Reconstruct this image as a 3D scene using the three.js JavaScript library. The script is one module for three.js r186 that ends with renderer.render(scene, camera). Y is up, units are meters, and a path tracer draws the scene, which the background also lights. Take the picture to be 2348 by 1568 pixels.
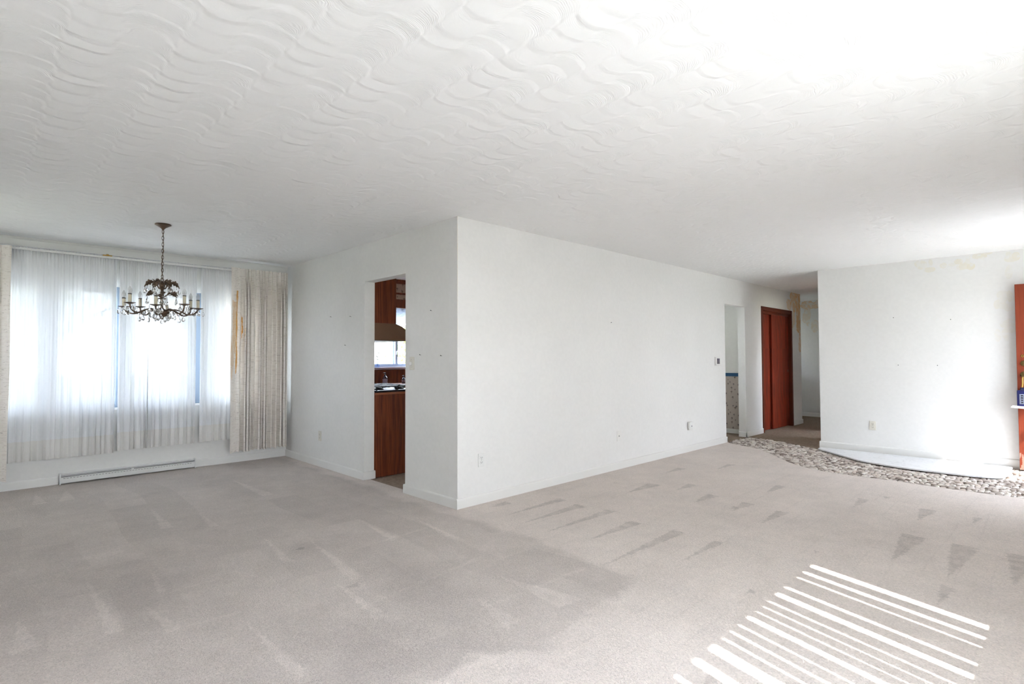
import * as THREE from 'three';
import { RoundedBoxGeometry } from 'three/addons/geometries/RoundedBoxGeometry.js';
import { mergeGeometries, mergeVertices, toCreasedNormals } from 'three/addons/utils/BufferGeometryUtils.js';

// ---------------------------------------------------------------- camera, sky, sun, exposure
const scene = new THREE.Scene();
const camera = new THREE.PerspectiveCamera(2 * Math.atan(784 / 1252.02) * 180 / Math.PI, 2348 / 1568, 0.05, 400);
camera.rotation.order = 'YXZ';
camera.position.set(0, 1.2474, 0);
camera.rotation.set(THREE.MathUtils.degToRad(1.6838), THREE.MathUtils.degToRad(45.6788 - 90), THREE.MathUtils.degToRad(-0.1792));
scene.add(camera);

const renderer = new THREE.WebGLRenderer({ antialias: true });
renderer.toneMapping = THREE.LinearToneMapping;
renderer.toneMappingExposure = 7.0;
renderer.shadowMap.enabled = true;
renderer.shadowMap.type = THREE.PCFSoftShadowMap;

{ // clear bright sky, paler towards the horizon, the same all the way round
  const W = 64, H = 128, d = new Float32Array(W * H * 4);
  for (let y = 0; y < H; y++) {
    const up = Math.max(0, Math.sin(((y + 0.5) / H - 0.5) * Math.PI)), k = Math.pow(up, 0.5);
    const c = [1.285 - 0.43 * k, 1.33 - 0.31 * k, 1.405 - 0.1 * k];
    for (let x = 0; x < W; x++) d.set([c[0], c[1], c[2], 1], (y * W + x) * 4);
  }
  const t = new THREE.DataTexture(d, W, H, THREE.RGBAFormat, THREE.FloatType);
  t.mapping = THREE.EquirectangularReflectionMapping; t.magFilter = THREE.LinearFilter; t.needsUpdate = true;
  scene.background = t;
  scene.backgroundIntensity = 3.0;
}
const sun = new THREE.DirectionalLight(new THREE.Color(1, 0.985, 0.96), 3.6);
sun.position.set(3 - 0.26 * 16, 16, -1 + 0.88 * 16);
sun.target.position.set(3, 0, -1);
sun.castShadow = true;
sun.shadow.mapSize.set(4096, 4096);
Object.assign(sun.shadow.camera, { left: -14, right: 14, top: 14, bottom: -14, near: 0.5, far: 60 });
sun.shadow.radius = 1;
scene.add(sun, sun.target);

// ---------------------------------------------------------------- helpers
let seed = 7;
function rnd() { seed = (seed + 0x6d2b79f5) | 0; let t = Math.imul(seed ^ (seed >>> 15), 1 | seed); t = (t + Math.imul(t ^ (t >>> 7), 61 | t)) ^ t; return ((t ^ (t >>> 14)) >>> 0) / 4294967296; }
const rr = (a, b) => a + (b - a) * rnd();
const V = (x, y, z) => new THREE.Vector3(x, y, z);
const lerp = (a, b, t) => a + (b - a) * t, clamp = (x, a = 0, b = 1) => Math.min(b, Math.max(a, x)), smooth = (a, b, x) => { const t = clamp((x - a) / (b - a)); return t * t * (3 - 2 * t); };
// wrapping value noise
function makeNoise(s) {
  const n = 256, p = new Float32Array(n * n); seed = s; for (let i = 0; i < n * n; i++) p[i] = rnd();
  return (x, y, wx = n, wy = n) => {
    const ix = Math.floor(x), iy = Math.floor(y), fx = x - ix, fy = y - iy, u = fx * fx * (3 - 2 * fx), v = fy * fy * (3 - 2 * fy);
    const g = (a, b) => p[(((b % wy) + wy) % wy % n) * n + (((a % wx) + wx) % wx % n)];
    return lerp(lerp(g(ix, iy), g(ix + 1, iy), u), lerp(g(ix, iy + 1), g(ix + 1, iy + 1), u), v);
  };
}
const noise = makeNoise(11);
const fbm = (x, y) => noise(x, y) * 0.5 + noise(x * 2.03 + 17, y * 2.03 + 5) * 0.27 + noise(x * 4.1 + 3, y * 4.1 + 31) * 0.15 + noise(x * 8.3 + 9, y * 8.3 + 2) * 0.08;
function bytes(w, h, fn, srgb = true) {
  const d = new Uint8Array(w * h * 4);
  for (let y = 0; y < h; y++) for (let x = 0; x < w; x++) { const c = fn(x, y), o = (y * w + x) * 4; if (typeof c === 'number') { d[o] = d[o + 1] = d[o + 2] = clamp(c, 0, 255); } else { d[o] = clamp(c[0], 0, 255); d[o + 1] = clamp(c[1], 0, 255); d[o + 2] = clamp(c[2], 0, 255); } d[o + 3] = 255; }
  const t = new THREE.DataTexture(d, w, h, THREE.RGBAFormat);
  t.magFilter = THREE.LinearFilter; t.minFilter = THREE.LinearMipmapLinearFilter; t.generateMipmaps = true; t.wrapS = t.wrapT = THREE.RepeatWrapping;
  if (srgb) t.colorSpace = THREE.SRGBColorSpace; t.needsUpdate = true; return t;
}
function canvasTex(w, h, draw, srgb = true) {
  const c = document.createElement('canvas'); c.width = w; c.height = h; draw(c.getContext('2d'), w, h);
  const t = new THREE.CanvasTexture(c); t.wrapS = t.wrapT = THREE.RepeatWrapping; if (srgb) t.colorSpace = THREE.SRGBColorSpace; return t;
}
const rep = (t, sx, sy, ox = 0, oy = 0) => { const c = t.clone(); c.repeat.set(1 / sx, 1 / sy); c.offset.set(-ox / sx, -oy / sy); c.needsUpdate = true; return c; };
const std = (o) => new THREE.MeshStandardMaterial({ roughness: 0.85, side: THREE.DoubleSide, ...o });
const phy = (o) => new THREE.MeshPhysicalMaterial({ roughness: 0.85, side: THREE.DoubleSide, ...o });

const taken = new Map();
function numbered(name) { const n = taken.get(name) ?? 0; taken.set(name, n + 1); return n ? name + '_' + String(n).padStart(3, '0') : name; }
function uvMetres(g) { // planar uv in metres by the way each face points
  if (g.index) g = g.toNonIndexed();
  g.computeVertexNormals();
  const p = g.attributes.position, n = g.attributes.normal, uv = new Float32Array(p.count * 2);
  for (let i = 0; i < p.count; i += 3) {
    const nx = Math.abs(n.getX(i)), ny = Math.abs(n.getY(i)), nz = Math.abs(n.getZ(i));
    for (let k = i; k < i + 3; k++) {
      const x = p.getX(k), y = p.getY(k), z = p.getZ(k);
      if (ny >= nx && ny >= nz) { uv[2 * k] = x; uv[2 * k + 1] = z; } else if (nx >= nz) { uv[2 * k] = z; uv[2 * k + 1] = y; } else { uv[2 * k] = x; uv[2 * k + 1] = y; }
    }
  }
  g.setAttribute('uv', new THREE.BufferAttribute(uv, 2)); return g;
}
const clean = (g) => { g = g.index ? g.toNonIndexed() : g; for (const k of Object.keys(g.attributes)) if (!['position', 'normal', 'uv'].includes(k)) g.deleteAttribute(k); if (!g.attributes.normal) g.computeVertexNormals(); return g; };
const merge = (list) => mergeGeometries([].concat(list).map(clean), false);
const bx = (x0, x1, y0, y1, z0, z1) => uvMetres(new THREE.BoxGeometry(x1 - x0, y1 - y0, z1 - z0).translate((x0 + x1) / 2, (y0 + y1) / 2, (z0 + z1) / 2));
const rb = (x0, x1, y0, y1, z0, z1, r = 0.004, s = 2) => new RoundedBoxGeometry(x1 - x0, y1 - y0, z1 - z0, s, r).translate((x0 + x1) / 2, (y0 + y1) / 2, (z0 + z1) / 2);
const rbu = (x0, x1, y0, y1, z0, z1, r = 0.004) => { const g = clean(rb(x0, x1, y0, y1, z0, z1, r, 1)), p = g.attributes.position, n = g.attributes.normal, uv = g.attributes.uv; for (let i = 0; i < p.count; i += 3) { const a = [0, 0, 0]; for (let k = i; k < i + 3; k++) { a[0] += Math.abs(n.getX(k)); a[1] += Math.abs(n.getY(k)); a[2] += Math.abs(n.getZ(k)); } for (let k = i; k < i + 3; k++) { if (a[1] >= a[0] && a[1] >= a[2]) uv.setXY(k, p.getX(k), p.getZ(k)); else if (a[0] >= a[2]) uv.setXY(k, p.getZ(k), p.getY(k)); else uv.setXY(k, p.getX(k), p.getY(k)); } } return g; };
const cyl = (r0, r1, h, s = 20) => new THREE.CylinderGeometry(r1, r0, h, s, 1);
const lathe = (pts, s = 24) => new THREE.LatheGeometry(pts.map(([r, y]) => new THREE.Vector2(r, y)), s);
const tube = (pts, r, seg = 24, rs = 8) => new THREE.TubeGeometry(new THREE.CatmullRomCurve3(pts.map((p) => V(...p))), seg, r, rs, false);
function obj(name, geo, mat, parent = scene) {
  const m = new THREE.Mesh(Array.isArray(geo) ? merge(geo) : geo, mat); m.name = parent === scene ? numbered(name) : name;
  m.castShadow = m.receiveShadow = true; parent.add(m); return m;
}
function tag(o, label, category, group, kind) { o.userData.label = label; o.userData.category = category; if (group) o.userData.group = group; if (kind) o.userData.kind = kind; return o; }
function thing(name, label, category, [x, y, z] = [0, 0, 0], turn = 0, group) {
  const o = new THREE.Group(); o.name = numbered(name); o.position.set(x, y, z); o.rotation.y = turn; scene.add(o); return tag(o, label, category, group);
}
function struct(name, geo, mat, label, category) { return tag(obj(name, geo, mat), label, category, undefined, 'structure'); }
// a wall along x (axis 'x') or z, as boxes round its openings [a0, a1, y0, y1]
function wallGeo(axis, a0, a1, b0, b1, y0, y1, holes = []) {
  const out = [], put = (s0, s1, h0, h1) => { if (s1 - s0 > 1e-4 && h1 - h0 > 1e-4) out.push(axis === 'x' ? bx(s0, s1, h0, h1, b0, b1) : bx(b0, b1, h0, h1, s0, s1)); };
  let at = a0;
  for (const [h0, h1, v0, v1] of holes.slice().sort((p, q) => p[0] - q[0])) { put(at, h0, y0, y1); put(h0, h1, y0, v0); put(h0, h1, v1, y1); at = h1; }
  put(at, a1, y0, y1); return out;
}
function slab(pts, y0, y1) { // pts of [x, z], solid between two heights
  const s = new THREE.Shape(pts.map(([x, z]) => new THREE.Vector2(x, -z)));
  return uvMetres(new THREE.ExtrudeGeometry(s, { depth: y1 - y0, bevelEnabled: false }).rotateX(-Math.PI / 2).translate(0, y0, 0));
}
// moulded board along a wall foot; n is the way it faces
function boardGeo(x0, z0, x1, z1, nx, nz, h = 0.082, t = 0.014, y = 0) {
  const s = new THREE.Shape(); s.moveTo(0, 0); s.lineTo(t, 0); s.lineTo(t, h - 0.016); s.quadraticCurveTo(t, h - 0.004, t * 0.45, h); s.lineTo(0, h); s.closePath();
  const L = Math.hypot(x1 - x0, z1 - z0), g = new THREE.ExtrudeGeometry(s, { depth: L, bevelEnabled: false, curveSegments: 4 });
  let ax = (x1 - x0) / L, az = (z1 - z0) / L; // n x up = along
  const cx = -nz, cz = nx; let sx = x0, sz = z0; if (cx * ax + cz * az < 0) { sx = x1; sz = z1; ax = -ax; az = -az; }
  const m = new THREE.Matrix4().makeBasis(V(nx, 0, nz), V(0, 1, 0), V(ax, 0, az)); m.setPosition(sx, y, sz);
  return g.applyMatrix4(m);
}

// ---------------------------------------------------------------- the plan, metres
const ZM = -3.577, XB = 2.856, ZD = -7.103, XR = 8.262, HC = 2.44, ZF = 0.5, XL = -0.75, TW = 0.115;
const ZH = -2.42, XE = 11.15, XFAR = 12.55;

// ---------------------------------------------------------------- textures and materials
const plasterBump = bytes(512, 512, (x, y) => 128 + 90 * (noise(x / 4, y / 4, 128, 128) - 0.5) + 60 * (noise(x / 16, y / 16, 32, 32) - 0.5) + 40 * (rnd() - 0.5), false);
const paintMap = bytes(512, 512, (x, y) => { const k = 249 + 3 * (noise(x / 64, y / 64, 8, 8) - 0.5) + 3 * (noise(x / 8, y / 8, 64, 64) - 0.5); return [k, k, k - 1]; });
const WHITE = 0xf4f2ee;
const paint = std({ color: WHITE, map: rep(paintMap, 1.7, 1.7), bumpMap: rep(plasterBump, 0.5, 0.5), bumpScale: 0.0006, roughness: 0.8 });
const trimPaint = std({ color: 0xeceae5, roughness: 0.45 });
function stainedWall(w, h, blots, tint) { // water stains: ragged blotches with darker rims
  return bytes(1024, 512, (x, y) => {
    const u = x / 1024 * w, v = y / 512 * h; let s = 0;
    for (const [bu, bv, ru, rv, a] of blots) {
      const q = Math.hypot((u - bu) / ru, (v - bv) / rv) + (fbm(u * 6 + bu, v * 6) - 0.5) * 1.5;
      if (q < 1) s = Math.max(s, a * (q > 0.82 ? 1 : 0.55 + 0.45 * fbm(u * 14, v * 14)) * (fbm(u * 22 + 5, v * 22) > 0.42 ? 1 : 0.35));
    }
    const k = 249 + 3 * (noise(u * 3, v * 3) - 0.5) + 3 * (noise(u * 40, v * 40) - 0.5);
    return [k - s * tint[0], k - s * tint[1], k - s * tint[2]];
  });
}
const entryStains = []; seed = 31;
for (let i = 0; i < 26; i++) entryStains.push([rr(1.1, 2.4), 2.44 - Math.abs(rr(-0.16, 0.16)), rr(0.02, 0.06), rr(0.02, 0.045), rr(0.25, 0.9)]);
for (let i = 0; i < 12; i++) entryStains.push([rr(1.82, 2.02), rr(1.45, 2.2), rr(0.02, 0.06), rr(0.03, 0.08), rr(0.2, 0.45)]);
const paintEntry = std({ color: WHITE, map: rep(stainedWall(2.92, 2.44, entryStains, [4, 10, 28]), 2.92, 2.44, ZH, 0), bumpMap: rep(plasterBump, 0.5, 0.5), bumpScale: 0.0006, roughness: 0.8 });
const hallStains = [[7.95, 2.3, 0.22, 0.22, 0.9], [8.2, 2.0, 0.14, 0.4, 1], [8.25, 1.6, 0.09, 0.35, 0.8], [7.7, 2.2, 0.12, 0.12, 0.5], [8.25, 2.35, 0.15, 0.2, 1], [7.9, 1.95, 0.09, 0.15, 0.4]];
const paintMain = std({ color: WHITE, map: rep(stainedWall(XE - XB, 2.44, hallStains, [6, 52, 112]), XE - XB, 2.44, XB, 0), bumpMap: rep(plasterBump, 0.5, 0.5), bumpScale: 0.0006, roughness: 0.8 });
const farStains = [[1.35, 2.34, 0.4, 0.08, 0.7], [1.6, 1.7, 0.1, 0.2, 0.3], [1.25, 1.9, 0.08, 0.14, 0.3], [1.1, 2.1, 0.07, 0.2, 0.3]];
const paintFar = std({ color: WHITE, map: rep(stainedWall(2.6, 2.44, farStains, [8, 50, 100]), 2.6, 2.44, -5, 0), bumpMap: rep(plasterBump, 0.5, 0.5), bumpScale: 0.0006, roughness: 0.85 });

// hand-swept plaster: rows of overlapping trowel fans, combed one way and smooth the other
const CW = 8 * 0.315, CD = 20 * 0.121;
const sweep = (() => {
  const N = 2048, sx = CW / N, sz = CD / N, R = 0.105;
  const stroke = (row, dx, z, dir, comb) => { // ramps that follow the arc of each sweep
    const w = Math.min(0.098, Math.abs(dx + 0.022 * (noise(row * 5.1, z / CD * 64, 256, 64) - 0.5))), bow = R - Math.sqrt(R * R - w * w);
    const q = (z + dir * bow) / 0.121 + 0.55 * (noise(z / CD * 20, row * 3.7 + (dir > 0 ? 40 : 90), 20, 256) - 0.5) + 0.1 * (noise(z / CD * 90, dx * 30 + row * 11, 90, 256) - 0.5), k = Math.floor(q), f = q - k, t = dir > 0 ? f : 1 - f;
    const amp = 0.45 + 0.75 * noise(((k % 20) + 20) % 20 * 1.0 + 0.5, row * 9.3 + (dir > 0 ? 3 : 60), 20, 256);
    const saw = t < 0.7 ? t / 0.7 : 1 - smooth(0.7, 1, t);
    const lines = comb * (Math.sin(q * 6.283 * 13 + 2 * noise(dx * 60, z / CD * 200, 256, 200)) * 0.5 + 0.5) * smooth(0.3, 0.75, noise(row * 4.4 + dx * 12, z / CD * 40, 256, 40));
    return 0.3 + 0.4 * amp * saw + lines;
  };
  return bytes(N, N, (i, j) => {
    const x = i * sx, z = j * sz, row = Math.floor(x / 0.315), xi = x - row * 0.315, wob = 0.02 * (noise(row * 2.3, z / CD * 40, 256, 40) - 0.5);
    const pr = (row + 7) % 8, b = stroke(row, xi - 0.08, z, -1, 0.035);
    let v;
    if (xi < 0.05) v = lerp(stroke(pr, xi + 0.315 - 0.2375, z, 1, 0.09), b, smooth(0.0, 0.022, xi + wob)); else if (xi < 0.11) v = b;
    else v = lerp(b, stroke(row, xi - 0.2375, z, 1, 0.09), smooth(0.148, 0.17, xi + wob));
    return 255 * clamp(v + 0.03 * (noise(i / 16, j / 16, 128, 128) - 0.5));
  }, false);
})();
const ceilingMat = std({ color: 0xfaf9f7, bumpMap: rep(sweep, CW, CD, 0.19, 0), bumpScale: 0.0085, roughness: 0.9 });

// carpet: vacuum strokes lay the pile one way or the other
const FX = 9.5, FZ = 7.8, FX0 = -0.8, FZ0 = -7.2;
const carpetMap = (() => {
  const W = 2048, H = 1680, T = new Float32Array(W * H), px = W / FX, pz = H / FZ; seed = 5;
  const wedge = (pts, a) => { // pts in metres [x, z]
    const b = pts.map(([x, z]) => [(x - FX0) * px, (z - FZ0) * pz]), xs = b.map((p) => p[0]), zs = b.map((p) => p[1]);
    const area = (p, q, r) => (q[0] - p[0]) * (r[1] - p[1]) - (q[1] - p[1]) * (r[0] - p[0]);
    const A = area(...b); if (!A) return;
    for (let j = Math.max(0, Math.floor(Math.min(...zs) - 6)); j < Math.min(H, Math.max(...zs) + 6); j++) for (let i = Math.max(0, Math.floor(Math.min(...xs) - 6)); i < Math.min(W, Math.max(...xs) + 6); i++) {
      const q = [i + 4 * (noise(i / 4, j / 4) - 0.5) + 2.4 * (rnd() - 0.5), j + 4 * (noise(i / 4 + 40, j / 4) - 0.5) + 2.4 * (rnd() - 0.5)];
      const u = area(q, b[1], b[2]) / A, v = area(b[0], q, b[2]) / A, w = area(b[0], b[1], q) / A;
      if (u >= 0 && v >= 0 && w >= 0) T[j * W + i] += a * (0.45 + 0.75 * noise(i / 9, j / 9 + 7));
    }
  };
  // the dining side is brushed towards the window, the living side along the long wall
  for (let j = 0; j < H; j++) for (let i = 0; i < W; i++) {
    const x = FX0 + i / px, z = FZ0 + j / pz, edge = 2.72 + 0.16 * (fbm(z * 3 + 4, 2) - 0.5);
    const ragged = 0.24 * (fbm(x * 6, z * 6 + 3) - 0.5) + 0.05 * (rnd() - 0.5);
    const share = smooth(-0.05, 0.05, Math.min(edge - x + 0.3 * ragged, -1.74 - z + 0.3 * (fbm(x * 2.2, 7) - 0.5) + ragged)); // of the pile brushed towards the window
    const lane = Math.floor((x + 0.09 * noise(z * 1.5, 3)) / 0.27), ph = noise(lane * 3.7, Math.floor((z + lane * 0.4) / 1.1) * 5.3);
    const dining = -0.055 + 0.05 * (ph - 0.5) - 0.06 * smooth(0.5, 0.78, fbm(x * 1.6 + 2, z * 1.1)) * (z > -4.6 ? 1 : 0.5);
    const lane2 = Math.floor((z + 0.05 * noise(x * 1.2, 8)) / 0.3), ph2 = noise(lane2 * 2.9 + 7, Math.floor(x / 1.05) * 4.1), lz = (((z + 0.05 * noise(x * 1.2, 8)) / 0.15) % 1 + 1) % 1;
    const living = 0.03 + 0.025 * (ph2 - 0.5) - (lz < 0.07 && noise(x * 2, Math.floor(z / 0.15) * 3.3) > 0.5 ? 0.04 * rnd() : 0);
    let t = lerp(living, dining, share);
    t += 0.07 * (fbm(x * 2.3, z * 2.3) - 0.5) + 0.05 * (fbm(x * 11, z * 11 + 9) - 0.5);
    T[j * W + i] += t;
  }
  // dark wedges where the cleaner turned on the living side
  const dark = [[3, -3.17, 3.72, 0.09], [2.93, -2.93, 3.67, 0.11], [2.89, -2.66, 3.71, 0.09], [3.02, -2.34, 3.59, 0.11], [2.69, -2.0, 3.63, 0.1], [3.11, -1.7, 3.61, 0.07], [4.42, -2.3, 4.8, 0.12], [4.4, -1.96, 4.74, 0.11], [4.22, -1.66, 4.66, 0.1], [3.99, -0.8, 4.7, 0.15], [3.91, -0.52, 4.68, 0.15], [4.05, -0.25, 4.7, 0.14], [3.47, -0.5, 3.8, 0.07], [5.11, -0.85, 5.57, 0.12], [5.34, -0.54, 5.55, 0.06], [3.06, -3.43, 3.3, 0.1], [4.31, -2.9, 4.79, 0.14], [4.68, -2.63, 5.05, 0.1], [5.2, -2.0, 5.6, 0.1], [5.3, -3.1, 5.7, 0.1], [5.9, -2.8, 6.3, 0.08], [5.2, -1.3, 5.6, 0.09]];
  for (const [x, z, x1, w] of dark) wedge([[x, z], [x1, z - w / 2], [x1 + rr(-0.03, 0.03), z + w / 2]], -0.1);
  const light = [[0.46, -4.04, 0.465, -3.09, 0.06], [0.61, -3.35, 0.67, -2.9, 0.06], [0.16, -3.55, 0.165, -3.16, 0.1], [1.65, -3.69, 1.56, -2.85, 0.09], [0.4, -6.76, 0.4, -6.25, 0.1], [0.62, -6.72, 0.58, -6.24, 0.12], [2.45, -3.6, 2.38, -2.95, 0.07], [2.15, -2.35, 2.18, -1.82, 0.16], [1.88, -2.2, 1.81, -1.84, 0.12], [0.75, -3.81, 0.72, -3.43, 0.04], [1.45, -4.0, 1.38, -3.4, 0.06], [0.93, -2.8, 0.93, -2.1, 0.07], [1.45, -2.94, 1.41, -2.36, 0.07], [1.89, -6.09, 1.92, -5.17, 0.1], [2.13, -3.91, 2.07, -3.27, 0.06], [1.05, -5.4, 1.02, -4.7, 0.08], [1.3, -5.0, 1.28, -4.5, 0.06]];
  for (const [x, z, x1, z1, w] of light) wedge([[x, z], [x1 - w / 2, z1], [x1 + w / 2, z1 + rr(-0.03, 0.03)]], 0.055);
  const bars = [[0.62, -2.92, 0.95, -2.9], [1.2, -2.5, 2.3, -2.62], [1.5, -2.1, 2.6, -2.05], [0.7, -3.4, 1.0, -3.42], [1.6, -3.3, 2.4, -3.35]];
  for (const [x, z, x1, z1] of bars) wedge([[x, z], [x1, z1 - 0.02], [x1, z1 + 0.02]], 0.035);
  for (let k = 0; k < 9; k++) { const x = rr(0.4, 6), z = rr(-4.5, -1), r = rr(0.02, 0.05); wedge([[x - r, z], [x + r, z - r * 0.4], [x + r * 0.4, z + r]], -0.1); }
  return bytes(W, H, (i, j) => { const k = 1 + T[j * W + i] + 0.11 * (rnd() - 0.5); return [232 * k, 224 * k, 217 * k]; });
})();
const tuftBump = canvasTex(2048, 2048, (c, w) => {
  c.fillStyle = '#555'; c.fillRect(0, 0, w, w); seed = 77; c.lineCap = 'round';
  for (let i = 0; i < 70000; i++) {
    const x = rnd() * w, y = rnd() * w, a = rnd() * 6.283, L = rr(5, 11), g = Math.floor(rr(60, 235));
    c.strokeStyle = `rgb(${g},${g},${g})`; c.lineWidth = rr(4, 6.5);
    for (const dx of [0, x < 20 ? w : -w]) { c.beginPath(); c.moveTo(x + dx, y); c.quadraticCurveTo(x + dx + Math.cos(a) * L * 0.6, y + Math.sin(a) * L * 0.6, x + dx + Math.cos(a + 0.7) * L, y + Math.sin(a + 0.7) * L); c.stroke(); if (x > 20 && x < w - 20) break; }
  }
}, false);
const carpet = std({ color: new THREE.Color().setRGB(0.82, 0.785, 0.765), map: rep(carpetMap, FX, FZ, FX0, FZ0), bumpMap: rep(tuftBump, 1.5, 1.5), bumpScale: 0.0032, roughness: 1 });
const hallCarpet = std({ color: new THREE.Color().setRGB(0.40, 0.30, 0.22), map: rep(bytes(512, 512, (x, y) => 225 + 40 * (noise(x / 8, y / 8, 64, 64) - 0.5) + 40 * (rnd() - 0.5)), 1.3, 1.3), bumpMap: rep(tuftBump, 1.5, 1.5), bumpScale: 0.0032, roughness: 1 });

// reddish varnished wood, grain along v
function woodTex(base, dark, s) {
  seed = s; const off = rnd() * 100;
  return bytes(512, 1024, (x, y) => {
    const w = noise(x / 60 + off, y / 500) * 3, g = fbm(x / 9 + w + off, y / 160) * 0.75 + fbm(x / 2.2, y / 60 + off) * 0.35, band = 0.5 + 0.5 * Math.sin((x / 40 + noise(x / 90, y / 400 + off) * 5) * 3);
    const k = clamp(g * 0.9 + band * 0.22 - 0.15); return base.map((c, i) => lerp(c, dark[i], k));
  });
}
const woodCab = woodTex([150, 78, 42], [72, 30, 13], 21), woodCloset = woodTex([150, 52, 22], [70, 22, 9], 57);
const cabinetWood = phy({ map: rep(woodCab, 0.6, 1.2), roughness: 0.5, specularIntensity: 0.6 });
const closetWood = phy({ map: rep(woodCloset, 0.7, 1.4), roughness: 0.55, specularIntensity: 0.5 });
const closetTrim = phy({ color: 0x5e2611, roughness: 0.5, specularIntensity: 0.6 });
const bronze = std({ color: 0x675444, metalness: 0.6, roughness: 0.4 });
const brass = std({ color: 0xb8924e, metalness: 0.9, roughness: 0.3 });
const agedBrass = std({ color: 0x7d6840, metalness: 0.85, roughness: 0.35 });
const chrome = std({ color: 0xc9cbcf, metalness: 1, roughness: 0.2 });
const blackPlastic = std({ color: 0x17171b, roughness: 0.35 });
const whitePlastic = std({ color: 0xe9e8e4, roughness: 0.35 });
const ivoryPlastic = std({ color: 0xe2ddd0, roughness: 0.4 });
const slotDark = std({ color: 0x1c1a18, roughness: 0.9 });
const pane = phy({ color: 0xffffff, transmission: 1, thickness: 0, roughness: 0.0, ior: 1.45 });
const paneDining = phy({ color: 0xc4c8ca, transmission: 1, thickness: 0, roughness: 0.0, ior: 1.45 });
const paneStorm = phy({ color: 0xb6b6b6, transmission: 1, thickness: 0, roughness: 0.0, ior: 1.45 });
const frameWhite = std({ color: 0xe6e8ea, roughness: 0.4 });

// ---------------------------------------------------------------- floors
const sEdge = new THREE.CatmullRomCurve3([[6.6, ZF], [6.6, -0.3], [6.59, -0.6], [6.59, -0.95], [6.62, -1.3], [6.61, -1.6], [6.62, -1.864], [6.717, -2.117], [6.905, -2.367], [7.259, -2.67], [7.595, -2.991], [7.76, -3.298], [7.89, ZM]].map(([x, z]) => V(x, 0, z))).getPoints(70).map((p) => [p.x, p.z]);
const hEdge = new THREE.CatmullRomCurve3([[8.2, ZH], [8.4, -2.816], [8.57, -3.117], [8.64, -3.408], [8.6, ZM]].map(([x, z]) => V(x, 0, z))).getPoints(30).map((p) => [p.x, p.z]);
const KD0 = -5.108, KD1 = -4.352; // kitchen doorway
struct('floor', slab([[XL, ZF], ...sEdge, [XB, ZM], [XB, KD1], [XB + 0.06, KD1], [XB + 0.06, KD0], [XB, KD0], [XB, ZD], [XL, ZD]], -0.03, 0), carpet, 'greige carpet with vacuum strokes across the living and dining room', 'carpet');
struct('floor_kitchen', bx(XB + 0.06, 6.5, -0.03, -0.004, ZD, ZM - TW), hallCarpet, 'brown carpet inside the kitchen doorway', 'carpet');
struct('floor_hall', [slab([...hEdge, [7.89, ZM], [7.89, ZM - TW], [XFAR, ZM - TW], [XFAR, ZH]], -0.03, -0.002), bx(7.2, XFAR, -0.03, -0.002, -5.0, ZM - TW)], hallCarpet, 'brown carpet in the dim hallway beyond the pebbles', 'carpet');
struct('floor_bedroom', bx(XR + TW, XFAR, -0.03, -0.002, ZH, ZF), hallCarpet, 'carpet of the bedroom across the hallway', 'carpet');
struct('floor_slab', bx(-1, 12.8, -0.3, -0.03, -7.3, 0.65), std({ color: 0x8a857c }), 'concrete slab under the house', 'slab');

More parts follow.
